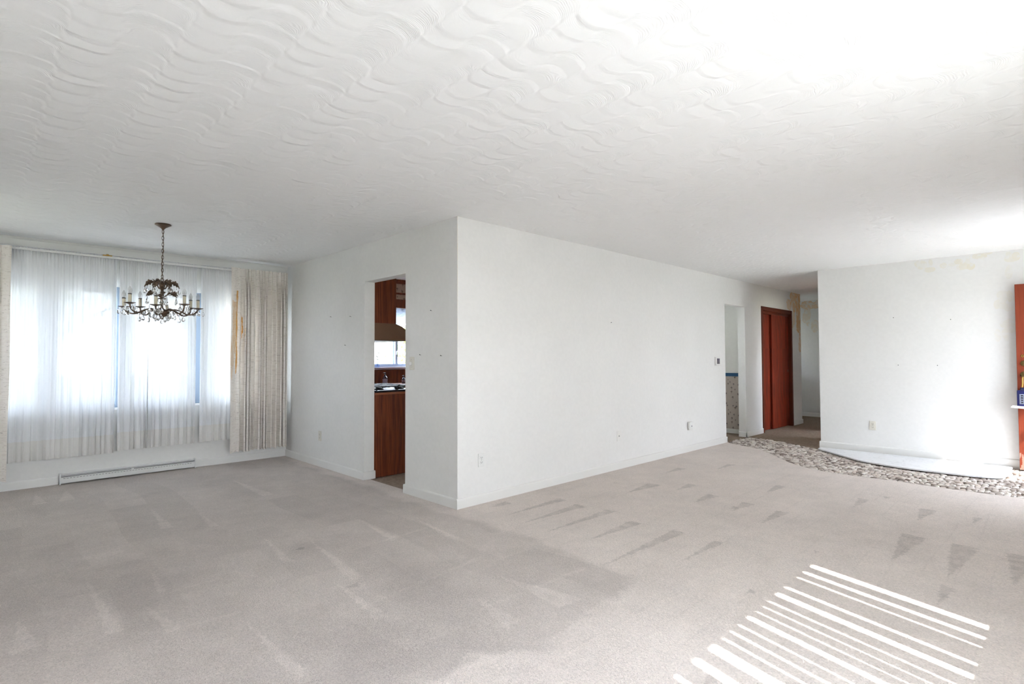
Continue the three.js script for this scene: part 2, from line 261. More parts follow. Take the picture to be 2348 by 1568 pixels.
// pebble entry: set stones proud of a dark bed
const pebblePoly = [...sEdge, ...hEdge.slice().reverse(), [XR, ZH], [XR, ZF]];
const inside = (x, z, poly) => { let c = false; for (let i = 0, j = poly.length - 1; i < poly.length; j = i++) { const [xi, zi] = poly[i], [xj, zj] = poly[j]; if (zi > z !== zj > z && x < ((xj - xi) * (z - zi)) / (zj - zi) + xi) c = !c; } return c; };
const entryFloor = struct('floor_entry', slab(pebblePoly, -0.03, -0.012), std({ color: 0x5f564e, roughness: 0.95, bumpMap: rep(plasterBump, 0.2, 0.2), bumpScale: 0.002 }), 'pebble floor curving from the entry door to the hallway', 'pebble floor');
{
  seed = 404; const sp = 0.049, sites = [];
  for (let r = 0, z = -3.75; z < ZF + 0.1; z += sp * 0.9, r++) for (let x = 6.4 + (r % 2) * sp * 0.7; x < 8.8; x += sp * 1.35) sites.push([x + rr(-0.019, 0.019), z + rr(-0.016, 0.016)]);
  const tones = [0xd9d0c7, 0xcbbfb6, 0xbdb1a6, 0xa99c91, 0x84766b, 0xe0d7cc, 0xc9baae].map((c) => std({ color: c, roughness: 0.55 }));
  const stones = [];
  for (const [x, z] of sites) {
    if (!inside(x, z, pebblePoly) || (z > ZF - 0.05)) continue;
    let poly = [[-0.08, -0.08], [0.08, -0.08], [0.08, 0.08], [-0.08, 0.08]];
    for (const [a, b] of sites) {
      const dx = a - x, dz = b - z, d2 = dx * dx + dz * dz; if (d2 < 1e-9 || d2 > 0.03) continue;
      const out = [], f = (p) => p[0] * dx + p[1] * dz - d2 / 2;
      for (let i = 0; i < poly.length; i++) { const p = poly[i], q = poly[(i + 1) % poly.length], fp = f(p), fq = f(q); if (fp <= 0) out.push(p); if (fp * fq < 0) { const t = fp / (fp - fq); out.push([lerp(p[0], q[0], t), lerp(p[1], q[1], t)]); } }
      poly = out; if (poly.length < 3) break;
    }
    if (poly.length < 3) continue;
    // cut the corners once so that the outline is a rounded pebble
    const cut = []; for (let i = 0; i < poly.length; i++) { const p = poly[i], q = poly[(i + 1) % poly.length]; cut.push([lerp(p[0], q[0], 0.3), lerp(p[1], q[1], 0.3)], [lerp(p[0], q[0], 0.7), lerp(p[1], q[1], 0.7)]); }
    const n = cut.length, h = rr(-0.004, 0.003), tx = rr(-0.05, 0.05), tz = rr(-0.05, 0.05), P = [], I = [];
    const ring = (k, y) => cut.forEach(([a, b]) => P.push(a * k, y + (k < 0.85 ? a * tx + b * tz : 0), b * k));
    ring(0.88, -0.016); ring(0.84, h - 0.006); ring(0.62, h); P.push(0, h + 0.001, 0);
    for (let i = 0; i < n; i++) { const j = (i + 1) % n; for (const o of [0, n]) I.push(o + i, o + n + i, o + j, o + j, o + n + i, o + n + j); I.push(2 * n + i, 3 * n, 2 * n + j); }
    const g = new THREE.BufferGeometry(); g.setAttribute('position', new THREE.Float32BufferAttribute(P, 3)); g.setIndex(I); g.computeVertexNormals();
    g.setAttribute('uv', new THREE.Float32BufferAttribute(new Float32Array(P.length / 3 * 2), 2));
    stones.push({ g, x, z, d: Math.hypot(x, z) + (x > 7.45 && z > -2.3 ? 9 : 0), tone: Math.floor(Math.pow(rnd(), 1.05) * tones.length) });
  }
  stones.sort((a, b) => a.d - b.d);
  stones.slice(0, 290).forEach((s, i) => { const m = obj(i ? 'pebble_' + String(i).padStart(3, '0') : 'pebble', s.g, tones[s.tone], entryFloor); m.position.set(s.x, 0, s.z); });
  tones.forEach((t, k) => { const rest = stones.slice(290).filter((s) => s.tone === k).map((s) => clean(s.g.clone().translate(s.x, 0, s.z))); if (rest.length) { const m = obj('far_pebbles' + (k ? '_' + String(k).padStart(3, '0') : ''), rest, t, entryFloor); m.userData.kind = 'stuff'; } });
}

// ---------------------------------------------------------------- walls, ceiling
const OP0 = 7.90, OP1 = 8.61, CL0 = 9.29, CL1 = 10.64;
struct('ceiling', bx(-1.9, 12.8, HC, HC + 0.2, -7.3, 0.65), ceilingMat, 'white plaster ceiling swept in rows of trowel fans', 'ceiling');
struct('wall_living', wallGeo('x', XB, XE, ZM - TW, ZM, -0.03, HC, [[OP0, OP1, -0.03, 2.043], [CL0, CL1, -0.03, 2.065]]), paintMain, 'long white wall with the outside corner, running to the hallway', 'wall');
struct('wall_kitchen', wallGeo('z', ZD, ZM - TW, XB, XB + TW, -0.03, HC, [[KD0, KD1, -0.03, 2.045]]), paint, 'white wall with the kitchen doorway beside the dining area', 'wall');
const WX0 = -0.32, WX1 = 2.64, WY0 = 0.735, WY1 = 2.02, KW0 = 4.08, KW1 = 5.5, KW2 = 1.12, KW3 = 1.95;
struct('wall_dining', wallGeo('x', -1, 6.7, ZD - 0.2, ZD, -0.03, HC, [[WX0, WX1, WY0, WY1], [KW0, KW1, KW2, KW3]]), paint, 'white wall around the wide dining window', 'wall');
struct('wall_entry', wallGeo('z', ZH, ZF, XR, XR + TW, -0.03, HC), paintEntry, 'white wall with yellow water stains beside the red door', 'wall');
struct('wall_hall', wallGeo('x', XR + TW, 12.8, ZH, ZH + TW, -0.03, HC, [[9.35, 10.2, -0.03, 2.04]]), paint, 'hallway wall behind the entry wall', 'wall');
struct('wall_end', wallGeo('z', -5, ZF, XFAR, 12.8, -0.03, HC), paintFar, 'stained wall at the far end of the hallway', 'wall');
struct('wall_return', [...wallGeo('z', -5, ZM - TW, XE - TW, XE, -0.03, HC), ...wallGeo('x', XE, XFAR, -5.1, -5, -0.03, HC, [[XE + 0.45, XE + 0.95, 1.2, 1.85]])], paint, 'wall returning at the end of the hallway', 'wall');
const FW0 = 0.2, FW1 = 3.15, FW2 = 0.9, FW3 = 2.02, FD0 = 7.08, FD1 = 8.02;
struct('wall_front', wallGeo('x', -1, 12.8, ZF, ZF + 0.15, -0.03, HC, [[FW0, FW1, FW2, FW3], [6.35, 6.95, 0.2, 2.05], [FD0, FD1, 0, 2.05], [9.2, 11.0, 0.9, 2.05]]), paint, 'front wall with the living room window and the entry door', 'wall');
struct('wall_left', wallGeo('z', ZD, ZF, -1, XL, -0.03, HC, [[-6.06, -5.64, 1.35, 2.05]]), paint, 'plain white wall closing the room', 'wall');
// closet box and kitchen end walls
struct('wall_closet', [...wallGeo('z', -4.3, ZM - TW, 9.1, 9.15, -0.03, HC), ...wallGeo('z', -4.3, ZM - TW, 10.8, 10.85, -0.03, HC), ...wallGeo('x', 9.1, 10.85, -4.35, -4.3, -0.03, HC)], paint, 'walls inside the hall closet', 'wall');
struct('wall_back', wallGeo('z', ZD, ZM - TW, 6.5, 6.6, -0.03, HC), paint, 'wall closing the kitchen', 'wall');

// small room behind the second opening: papered below a blue border
const paperTex = canvasTex(512, 512, (c) => {
  c.fillStyle = '#c9bcb2'; c.fillRect(0, 0, 512, 512); seed = 88;
  for (let k = 0; k < 46; k++) {
    const x = rnd() * 512, y = rnd() * 512, s = rr(7, 15);
    c.fillStyle = ['#4a3b45', '#5b4a44', '#6d5a52', '#403744'][k % 4];
    for (let p = 0; p < 4; p++) { c.beginPath(); c.ellipse(x + Math.cos(p * 1.7 + k) * s * 0.7, y + Math.sin(p * 1.7 + k) * s * 0.7, s * 0.55, s * 0.3, p * 1.3 + k, 0, 7); c.fill(); }
    c.strokeStyle = '#7d6d5e'; c.lineWidth = 3; c.beginPath(); c.moveTo(x, y); c.quadraticCurveTo(x + s, y + s * 1.6, x - s * 0.5, y + s * 2.4); c.stroke();
  }
});
const wp = struct('wall_papered', wallGeo('z', -5, ZM - TW, 8.91, 8.98, -0.03, HC), std({ color: WHITE, map: rep(paintMap, 1.7, 1.7), roughness: 0.85 }), 'beige wall with a floral papered dado and blue border seen through the narrow opening', 'wall');
obj('wallpaper', bx(8.907, 8.91, 0.06, 0.94, -5, ZM - TW), std({ map: rep(paperTex, 0.5, 0.5), roughness: 0.8 }), wp).userData.label = 'pale pink wallpaper with small dark sprigs';
obj('border', bx(8.9, 8.91, 0.935, 0.99, -5, ZM - TW), std({ color: 0x27567f, roughness: 0.6 }), wp).userData.label = 'blue border strip';
struct('wall_side', [...wallGeo('z', -5, ZM - TW, 7.1, 7.2, -0.03, HC), ...wallGeo('x', 7.1, 9.0, -5.1, -5, -0.03, HC, [[7.5, 8.2, 1.15, 2.0]])], paint, 'walls closing the small room behind the opening', 'wall');

// foot boards
const bb = (name, list, label) => struct(name, list, trimPaint, label, 'baseboard');
bb('baseboard_living', [boardGeo(XB - 0.014, ZM, OP0 + 0.014, ZM, 0, 1), boardGeo(OP0, ZM + 0.014, OP0, ZM - TW, 1, 0)], 'white baseboard along the long white wall');
bb('baseboard_kitchen', [boardGeo(XB, ZM + 0.001, XB, KD1 - 0.0, -1, 0), boardGeo(XB - 0.014, KD1, XB + TW, KD1, 0, -1)], 'white baseboard between the kitchen doorway and the wall corner');
bb('baseboard_dining', [boardGeo(XB, KD0, XB, ZD, -1, 0), boardGeo(XB - 0.014, KD0, XB + TW + 0.01, KD0, 0, 1)], 'white baseboard between the dining window and the kitchen doorway');
bb('baseboard_window', [boardGeo(XL, ZD, 0.59, ZD, 0, 1), boardGeo(1.815, ZD, XB, ZD, 0, 1)], 'white baseboard either side of the heater');
bb('baseboard_pier', [boardGeo(OP1 - 0.014, ZM, CL0 - 0.03, ZM, 0, 1), boardGeo(OP1, ZM + 0.014, OP1, ZM - TW, -1, 0), boardGeo(CL1 + 0.03, ZM, XE + 0.014, ZM, 0, 1), boardGeo(XE, ZM + 0.014, XE, -5, 1, 0)], 'white baseboard either side of the closet doors');
bb('baseboard_entry', [boardGeo(XR, ZH - 0.014, XR, ZF, -1, 0, 0.085, 0.016, 0.018), boardGeo(XR - 0.014, ZH, 9.35, ZH, 0, -1), boardGeo(10.2, ZH, 12.5, ZH, 0, -1)], 'white baseboard along the stained entry wall');
bb('baseboard_end', [boardGeo(XFAR, -5, XFAR, ZH, -1, 0), boardGeo(8.907, -5, 8.907, ZM - TW, -1, 0, 0.07)], 'white baseboard at the end of the hallway');
struct('trim_1', [bx(XFAR - 0.02, XFAR, 2.33, 2.36, -5, ZH), bx(XFAR - 0.05, XFAR, 2.36, 2.44, -5, ZH)], paintFar, 'stained cove board high on the far hallway wall', 'trim');

// ---------------------------------------------------------------- dining window
function glazed(root, x0, x1, y0, y1, z, bars = [], t = 0.035, d = 0.03, glass = pane) { // one sash: frame, panes between bars
  const fr = obj('sash', [rb(x0, x0 + t, y0, y1, z - d / 2, z + d / 2, 0.003, 1), rb(x1 - t, x1, y0, y1, z - d / 2, z + d / 2, 0.003, 1), rb(x0 + t, x1 - t, y0, y0 + t, z - d / 2, z + d / 2, 0.003, 1), rb(x0 + t, x1 - t, y1 - t, y1, z - d / 2, z + d / 2, 0.003, 1), ...bars.map(([b, w]) => rb(x0 + t, x1 - t, b - w / 2, b + w / 2, z - d / 2, z + d / 2, 0.003, 1))], frameWhite, root);
  const ys = [y0 + t, ...bars.flatMap(([b, w]) => [b - w / 2, b + w / 2]), y1 - t];
  for (let i = 0; i < ys.length; i += 2) obj('pane', new THREE.PlaneGeometry(x1 - x0 - 2 * t, ys[i + 1] - ys[i]).translate((x0 + x1) / 2, (ys[i] + ys[i + 1]) / 2, z), glass, fr);
  return fr;
}
{
  const w = new THREE.Group(); w.name = 'window_1'; scene.add(w); tag(w, 'wide dining window of four lights behind the sheer curtains', 'window', undefined, 'structure');
  const z = ZD - 0.09, D0 = ZD - 0.17, D1 = ZD - 0.02;
  obj('window_frame', [bx(WX0, WX1, WY0, WY0 + 0.03, D0, D1), bx(WX0, WX1, WY1 - 0.03, WY1, D0, D1), bx(WX0, WX0 + 0.03, WY0 + 0.03, WY1 - 0.03, D0, D1), bx(WX1 - 0.03, WX1, WY0 + 0.03, WY1 - 0.03, D0, D1), bx(0.45, 0.55, WY0 + 0.03, WY1 - 0.03, D0, D1), bx(1.05, 1.15, WY0 + 0.03, WY1 - 0.03, D0, D1), bx(1.77, 1.9, WY0 + 0.03, WY1 - 0.03, D0, D1)], std({ color: 0x7c8896, roughness: 0.45 }), w);
  const b = [[1.076, 0.018], [1.393, 0.04], [1.707, 0.018]];
  glazed(w, WX0 + 0.03, 0.45, WY0 + 0.03, WY1 - 0.03, z, b, 0.035, 0.03, paneDining);
  glazed(w, 0.55, 1.05, WY0 + 0.03, WY1 - 0.03, z, [], 0.035, 0.03, paneDining);
  glazed(w, 1.15, 1.77, WY0 + 0.03, WY1 - 0.03, z, [], 0.035, 0.03, paneDining);
  glazed(w, 1.9, WX1 - 0.03, WY0 + 0.03, WY1 - 0.03, z, b, 0.035, 0.03, paneDining);
  obj('window_sill', rb(WX0 - 0.05, WX1 + 0.05, WY0 - 0.025, WY0, ZD - 0.03, ZD + 0.035, 0.004), trimPaint, w);
}
// cornice board with its two rods
{
  const t = thing('cornice_board', 'white board along the ceiling above the dining curtains', 'cornice', [1.1, 2.345, ZD]);
  obj('board', rb(-1.75, 1.715, 0, 0.068, 0, 0.028, 0.004), trimPaint, t);
  const r = thing('curtain_rod', 'thin white double traverse rod in front of the sheer headings', 'curtain rod', [1.1, 2.298, ZD]);
  obj('front_rod', rb(-1.7, 1.69, 0, 0.022, 0.112, 0.128, 0.003), whitePlastic, r);
  obj('sheer_rod', rb(-1.7, 1.55, 0.002, 0.02, 0.034, 0.04, 0.002, 1), whitePlastic, r);
  for (const x of [-1.6, -0.058, 1.66]) obj('bracket', [rb(x - 0.006, x + 0.006, 0.004, 0.016, 0.0, 0.113, 0.002, 1), rb(x - 0.015, x + 0.015, -0.02, 0.04, 0.0, 0.003, 0.001, 1)], whitePlastic, r);
  obj('cord_pulley', [cyl(0.012, 0.012, 0.02).rotateZ(1.57).translate(-0.16, 0.03, 0.12), rb(-0.2, -0.12, 0.022, 0.034, 0.112, 0.126, 0.002, 1)], brass, r);
}
// cloth: folds as a function of the run s (0..1) and the height v (0 top .. 1 bottom)
function clothGeo({ x0, x1, yTop, yBot, z, cols, rows, fold, uw = 1 }) {
  const P = [], U = [], I = [];
  for (let j = 0; j <= rows; j++) for (let i = 0; i <= cols; i++) {
    const s = i / cols, v = j / rows, [dx, dz, dy] = fold(s, v);
    P.push(lerp(x0, x1, s) + dx, lerp(yTop, typeof yBot === 'function' ? yBot(s) : yBot, v) + (dy ?? 0), z + dz); U.push(s * uw, 1 - v);
  }
  for (let j = 0; j < rows; j++) for (let i = 0; i < cols; i++) { const a = j * (cols + 1) + i, b = a + cols + 1; I.push(a, b, a + 1, a + 1, b, b + 1); }
  const g = new THREE.BufferGeometry(); g.setAttribute('position', new THREE.Float32BufferAttribute(P, 3)); g.setAttribute('uv', new THREE.Float32BufferAttribute(U, 2)); g.setIndex(I); g.computeVertexNormals(); return g;
}
const sheerMat = phy({ color: 0xf2f2f2, transmission: 0.115, thickness: 0, roughness: 0.9, ior: 1.02, specularIntensity: 0 });
const hemMat = phy({ color: 0xf0ede8, transmission: 0.1, thickness: 0, roughness: 0.85, ior: 1.02, specularIntensity: 0 });
function irregular(n, s) { // positions of n folds, unevenly spaced, as a phase function of s
  seed = s; const w = []; let sum = 0; for (let i = 0; i < n; i++) { w.push(rr(0.55, 1.55)); sum += w[i]; }
  const a = w.map(() => rr(0.55, 1.3)), lean = w.map(() => rr(-0.25, 0.25)); let at = 0; const edges = [0]; for (const k of w) edges.push((at += k / sum));
  return (q) => { q = clamp(q, 0, 0.99999); let i = 0; while (edges[i + 1] <= q) i++; return [i + (q - edges[i]) / (edges[i + 1] - edges[i]), a[i], lean[i]]; };
}
function sheer(x0, x1, yb, n, s, label) {
  const g = thing('sheer_curtain', label, 'sheer curtain', [(x0 + x1) / 2, 0, ZD]);
  const ph = irregular(n, s), fine = irregular(n * 3, s + 9), hw = (x1 - x0) / 2, top = 2.335, hemH = 0.19;
  const fold = (q, y) => {
    const [p, a, l] = ph(q), [pf] = fine(q), head = smooth(2.2, 2.3, y), low = smooth(2.2, 0.5, y);
    const t = p * 6.283, dz = (Math.sin(t) * 0.021 * a * (0.35 + 0.65 * low) * (1 - head) + Math.sin(pf * 6.283) * lerp(0.004, 0.011, head));
    return [Math.sin(2 * t) * 0.006 * a * low + l * 0.03 * low * Math.sin(t * 0.5) + 0.003 * Math.sin(pf * 6.283 + 1) * head, dz, 0];
  };
  const mk = (ya, yb_, off, rows) => { const geo = clothGeo({ x0: -hw, x1: hw, yTop: ya, yBot: yb_, z: 0.074 + off, cols: n * 16, rows, fold: (q, v) => fold(q, lerp(ya, typeof yb_ === 'function' ? yb_(q) : yb_, v)) }); return geo; };
  obj('cloth', mk(top, yb + hemH, 0, 50), sheerMat, g);
  obj('hem', mk(yb + hemH, yb, 0.0, 8), hemMat, g).userData.label = 'double thickness hem';
  obj('heading', mk(top, top - 0.05, -0.006, 5), hemMat, g);
}
sheer(0.06, 1.03, 0.27, 13, 301, 'white sheer curtain beside the left drape, the widest of the sheers');
sheer(1.055, 1.785, 0.288, 11, 302, 'white sheer curtain behind the chandelier, middle one of the sheers');
sheer(1.83, 2.2, 0.291, 5, 303, 'narrow white sheer curtain tucked behind the pleated drape');

function drapeMap(stains) {
  return canvasTex(1024, 1024, (c, w) => {
    c.fillStyle = '#f5eee5'; c.fillRect(0, 0, w, w); seed = stains ? 61 : 62;
    for (let i = 0; i < 9000; i++) { const g = rnd(); c.fillStyle = g < 0.55 ? `rgba(244,238,230,${rr(0.15, 0.5)})` : `rgba(196,184,170,${rr(0.12, 0.4)})`; c.fillRect(rnd() * w, rnd() * w, rr(10, 60), rr(0.8, 1.8)); }
    for (let i = 0; i < 1100; i++) { c.fillStyle = `rgba(110,96,84,${rr(0.1, 0.38)})`; c.fillRect(rnd() * w, rnd() * w, rr(5, 20), rr(0.9, 1.9)); }
    if (stains) {
      const d = c.getImageData(0, 0, w, w);
      for (let y = 0; y < w; y++) for (let x = 0; x < w; x++) {
        const u = x / w, v = y / w; let s = 0;
        for (const [a, b0, b1, r, k] of [[0.105, 0.1, 0.62, 0.012, 0.9], [0.2, 0.24, 0.56, 0.01, 1], [0.06, 0.16, 0.5, 0.04, 0.38], [0.245, 0.3, 0.6, 0.006, 0.5], [0.03, 0.35, 0.62, 0.03, 0.25]]) {
          const q = Math.abs(u - a - 0.02 * (noise(v * 9, a * 50) - 0.5)) / r + (fbm(u * 60, v * 18) - 0.5) * 1.6; if (q < 1 && v > b0 + 0.06 * noise(u * 40, 2) && v < b1 - 0.1 * noise(u * 40, 8)) s = Math.max(s, k * (fbm(u * 90, v * 40) > 0.4 ? 1 : 0.5));
        }
        if (s) { const o = (y * w + x) * 4; d.data[o] = lerp(d.data[o], 205, s * 0.7); d.data[o + 1] = lerp(d.data[o + 1], 138, s * 0.8); d.data[o + 2] = lerp(d.data[o + 2], 58, s * 0.85); }
      }
      c.putImageData(d, 0, 0);
    }
  });
}
function drape(x0, x1, yTop, yBot, n, flat, s, mat, label, side) {
  const g = thing('drape', label, 'drape', [(x0 + x1) / 2, 0, ZD]);
  const hw = (x1 - x0) / 2, ph = irregular(n, s);
  const fold = (q0, v) => {
    const q = side > 0 ? q0 : 1 - q0, edge = smooth(0, flat, q), y = lerp(yTop, yBot, v), pinch = smooth(0.075, 0.1, yTop - y) * smooth(0.2, 0.12, yTop - y), head = smooth(0.1, 0.06, yTop - y), low = smooth(0.1, 0.5, yTop - y);
    const [p, a, l] = ph(clamp((q - flat * 0.8) / (1 - flat * 0.8))), t = p * 6.283;
    const sharp = Math.sign(Math.sin(t)) * Math.pow(Math.abs(Math.sin(t)), 0.75);
    const dz = edge * (sharp * lerp(lerp(0.048 * a, 0.022, pinch), 0.016, head) * (0.6 + 0.4 * low)) + (1 - edge) * (0.02 + 0.012 * Math.sin(q / flat * 3.1 + v * 2));
    const dx = edge * (Math.sin(2 * t) * 0.017 * a * (0.4 + 0.6 * low) * (1 - head * 0.6) + l * 0.02 * low) + (q < flat ? 0.004 * Math.sin(v * 9) * side : 0);
    const dy = v < 0.001 ? 0.004 * Math.sin(t + 1) : v > 0.97 ? -0.008 * edge * Math.sin(t) - 0.018 * (1 - edge) : 0;
    return [dx * 0.8, dz, dy];
  };
  const rows = 70, geo = clothGeo({ x0: -hw, x1: hw, yTop, yBot, z: 0.15, cols: n * 20, rows, fold });
  obj('cloth', geo, mat, g);
  // buckram heading behind the pleats
  obj('heading', clothGeo({ x0: -hw + 0.03, x1: hw - 0.01, yTop: yTop - 0.004, yBot: yTop - 0.1, z: 0.138, cols: 30, rows: 2, fold: (q) => [0, 0.003 * Math.sin(q * 60), 0] }), mat, g);
  return g;
}
const drapeWoven = phy({ map: drapeMap(false), roughness: 0.95, transmission: 0.04, thickness: 0, specularIntensity: 0, bumpMap: rep(plasterBump, 0.25, 0.25), bumpScale: 0.0004 });
const drapeStained = phy({ map: drapeMap(true), roughness: 0.95, transmission: 0.04, thickness: 0, specularIntensity: 0, bumpMap: rep(plasterBump, 0.25, 0.25), bumpScale: 0.0004 });
const dr = drape(2.125, 2.8, 2.335, 0.152, 14, 0.15, 210, drapeStained, 'cream pinch-pleated drape with orange water stains in the corner', 1);
obj('draw_cord', [tube([[0.345, 2.3, 0.1], [0.348, 1.7, 0.1], [0.346, 1.33, 0.1]], 0.002, 12, 5), lathe([[0, 1.25], [0.009, 1.26], [0.008, 1.31], [0.003, 1.33], [0, 1.332]], 10).translate(0.346, 0, 0.1)], whitePlastic, dr).userData.label = 'white pull cord with a small weight';
drape(-0.55, 0.205, 2.315, 0.132, 14, 0.12, 220, drapeWoven, 'cream slub drape at the open side of the dining window', -1);

// baseboard heater
{
  const t = thing('baseboard_heater', 'long low white baseboard heater under the dining window', 'heater', [1.2, 0.002, ZD]);
  const L = 0.605, s = new THREE.Shape(); [[0, 0.012], [0.058, 0.012], [0.062, 0.016], [0.062, 0.066], [0.05, 0.072], [0.05, 0.069], [0.058, 0.063], [0.058, 0.018], [0, 0.018]].forEach(([a, b], i) => (i ? s.lineTo(a, b) : s.moveTo(a, b)));
  const ex = (sh, l) => new THREE.ExtrudeGeometry(sh, { depth: l, bevelEnabled: false }).rotateY(-Math.PI / 2).scale(1, 1, 1);
  const sweepX = (sh) => { const g = new THREE.ExtrudeGeometry(sh, { depth: 2 * L - 0.02, bevelEnabled: false }); g.applyMatrix4(new THREE.Matrix4().makeBasis(V(0, 0, 1), V(0, 1, 0), V(-1, 0, 0))); return g.translate(L - 0.01, 0, 0); };
  obj('front_panel', sweepX(s), whitePlastic, t);
  const h = new THREE.Shape(); [[0, 0.098], [0.03, 0.104], [0.05, 0.098], [0.052, 0.092], [0.048, 0.09], [0.03, 0.098], [0, 0.092]].forEach(([a, b], i) => (i ? h.lineTo(a, b) : h.moveTo(a, b)));
  obj('hood', sweepX(h), whitePlastic, t);
  obj('back_plate', rb(-L, L, 0.0, 0.1, 0.0, 0.004, 0.001, 1), whitePlastic, t);
  for (const x of [-L, L - 0.012]) obj('end_cap', rb(x, x + 0.012, 0, 0.106, 0, 0.066, 0.003), whitePlastic, t);
  obj('element', [bx(-L + 0.02, L - 0.02, 0.03, 0.075, 0.01, 0.04)], slotDark, t).userData.label = 'dark fins behind the slot';
  obj('damper', rb(-L + 0.014, L - 0.014, 0.076, 0.079, 0.03, 0.052, 0.001, 1), whitePlastic, t);
  const dash = []; for (let x = -L + 0.03; x < L - 0.04; x += 0.026) dash.push(rb(x, x + 0.017, 0.0575, 0.0605, 0.0615, 0.063, 0.0004, 1));
  const dm = obj('grille_slots', dash, slotDark, t); dm.userData.kind = 'stuff';
  obj('lever', rb(-0.012, 0.012, 0.066, 0.084, 0.045, 0.064, 0.002, 1), whitePlastic, t);
}

// ---------------------------------------------------------------- chandelier
{
  const CX = 1.146, CZ = -5.585, t = thing('chandelier', 'bronze eight-arm chandelier with clear crystal drops and candle bulbs', 'chandelier', [CX, 1.56, CZ]);
  const Y = (y) => y - 1.56;
  const crystal = phy({ color: 0xffffff, transmission: 1, thickness: 0.02, roughness: 0.02, ior: 1.5, flatShading: true });
  const bulbGlass = phy({ color: 0xf4f4f4, transmission: 0.8, thickness: 0, roughness: 0.05, ior: 1.6 });
  const sleeveMat = std({ color: 0xd6ccb4, roughness: 0.7 });
  obj('canopy', lathe([[0, Y(2.438)], [0.062, Y(2.438)], [0.064, Y(2.432)], [0.05, Y(2.424)], [0.026, Y(2.41)], [0.014, Y(2.4)], [0.008, Y(2.39)], [0, Y(2.388)]], 32), bronze, t);
  const links = []; { let y = 2.385, k = 0; while (y > 1.955) { links.push(new THREE.TorusGeometry(0.0105, 0.0024, 6, 16).scale(0.85, 1.65, 1).rotateY(k % 2 ? 1.35 : 0.25).translate(0, Y(y - 0.012), 0)); y -= 0.0285; k++; } }
  links.forEach((g) => obj('chain_link', g, bronze, t));
  obj('cord', tube([[0, Y(2.39), 0], [0.006, Y(2.25), 0.004], [-0.004, Y(2.1), -0.004], [0, Y(1.93), 0]], 0.0022, 20, 5), bronze, t);
  obj('loop', new THREE.TorusGeometry(0.015, 0.0035, 8, 20).rotateY(0.6).translate(0, Y(1.945), 0), bronze, t);
  obj('column', lathe([[0, Y(1.932)], [0.01, Y(1.93)], [0.012, Y(1.922)], [0.03, Y(1.918)], [0.032, Y(1.912)], [0.012, Y(1.908)], [0.01, Y(1.89)], [0.014, Y(1.88)], [0.026, Y(1.872)], [0.03, Y(1.866)], [0.012, Y(1.86)], [0.011, Y(1.83)], [0.015, Y(1.825)], [0.011, Y(1.815)], [0.016, Y(1.805)], [0.01, Y(1.795)], [0.014, Y(1.785)], [0.034, Y(1.783)], [0.036, Y(1.779)], [0.012, Y(1.773)], [0.0095, Y(1.72)], [0.012, Y(1.7)], [0.02, Y(1.69)], [0.05, Y(1.672)], [0.06, Y(1.66)], [0.05, Y(1.64)], [0.028, Y(1.622)], [0.012, Y(1.612)], [0.008, Y(1.6)], [0, Y(1.596)]], 28), bronze, t);
  const leaf = (l, w, roll = 0) => { // a curling acanthus leaf along +x
    const pts = []; for (let i = 0; i <= 12; i++) { const q = i / 12; pts.push([q * l, w * Math.sin(Math.PI * Math.pow(q, 0.7)) * (1 + 0.32 * Math.sin(q * 22)) * 0.5]); }
    const s = new THREE.Shape(); s.moveTo(0, 0); pts.forEach(([a, b]) => s.lineTo(a, b)); pts.slice().reverse().forEach(([a, b]) => s.lineTo(a, -b));
    const g = new THREE.ExtrudeGeometry(s, { depth: 0.003, bevelEnabled: true, bevelSize: 0.001, bevelThickness: 0.001, bevelSegments: 1 }).rotateX(-Math.PI / 2 + roll);
    const p = g.attributes.position; for (let i = 0; i < p.count; i++) { const x = p.getX(i); p.setY(i, p.getY(i) + x * 0.35 - x * x * 9 - (roll ? 0 : Math.abs(p.getZ(i)) * 0.35)); } g.computeVertexNormals(); return g;
  };
  const dropGeo = lathe([[0, 0], [0.006, 0.001], [0.0125, 0.006], [0.0165, 0.014], [0.016, 0.021], [0.011, 0.031], [0.005, 0.041], [0.0022, 0.046], [0, 0.047]], 8).translate(0, -0.047, 0);
  dropGeo.scale(1, 1, 0.62);
  const beadGeo = new THREE.IcosahedronGeometry(0.0055, 0);
  const pinGeo = new THREE.CylinderGeometry(0.0006, 0.0006, 0.022, 5);
  const drop = (x, y, z, s = 1, turn = 0, bead = true) => {
    const d = obj('crystal_drop', dropGeo, crystal, t); d.position.set(x, Y(y) - (bead ? 0.016 * s : 0.004), z); d.rotation.y = turn; d.scale.setScalar(s);
    const p = obj('pin', pinGeo, bronze, d); p.position.y = 0.008;
    if (bead) { const b = obj('bead', beadGeo, crystal, d); b.position.y = 0.008; }
  };
  seed = 515;
  // which way is towards the camera, so that the eight candles stand as they hang
  const yaw = Math.atan2(-CX, -CZ); // angle of the viewer round y, from +z
  const at = (r, deg) => { const a = yaw - deg * Math.PI / 180; return [r * Math.sin(a), r * Math.cos(a)]; };
  for (let k = 0; k < 8; k++) {
    const deg = 9 + k * 45, [ux, uz] = at(1, deg), up = k % 2 ? 0.012 : -0.006, R = 0.278;
    const py = 1.702 + up;
    const P3 = (r, y) => [ux * r, Y(y), uz * r];
    const arm = obj('arm', [tube([P3(0.045, 1.66), P3(0.09, 1.684), P3(0.14, 1.672), P3(0.19, 1.644), P3(0.24, 1.648), P3(0.27, 1.674), P3(R, py - 0.006)], 0.0062, 36, 8), tube([P3(0.19, 1.646), P3(0.165, 1.66), P3(0.145, 1.655), P3(0.15, 1.64), P3(0.165, 1.644)], 0.0036, 16, 6), leaf(0.075, 0.03).rotateY(Math.atan2(-uz, ux)).translate(ux * 0.085, Y(1.682), uz * 0.085)], bronze, t);
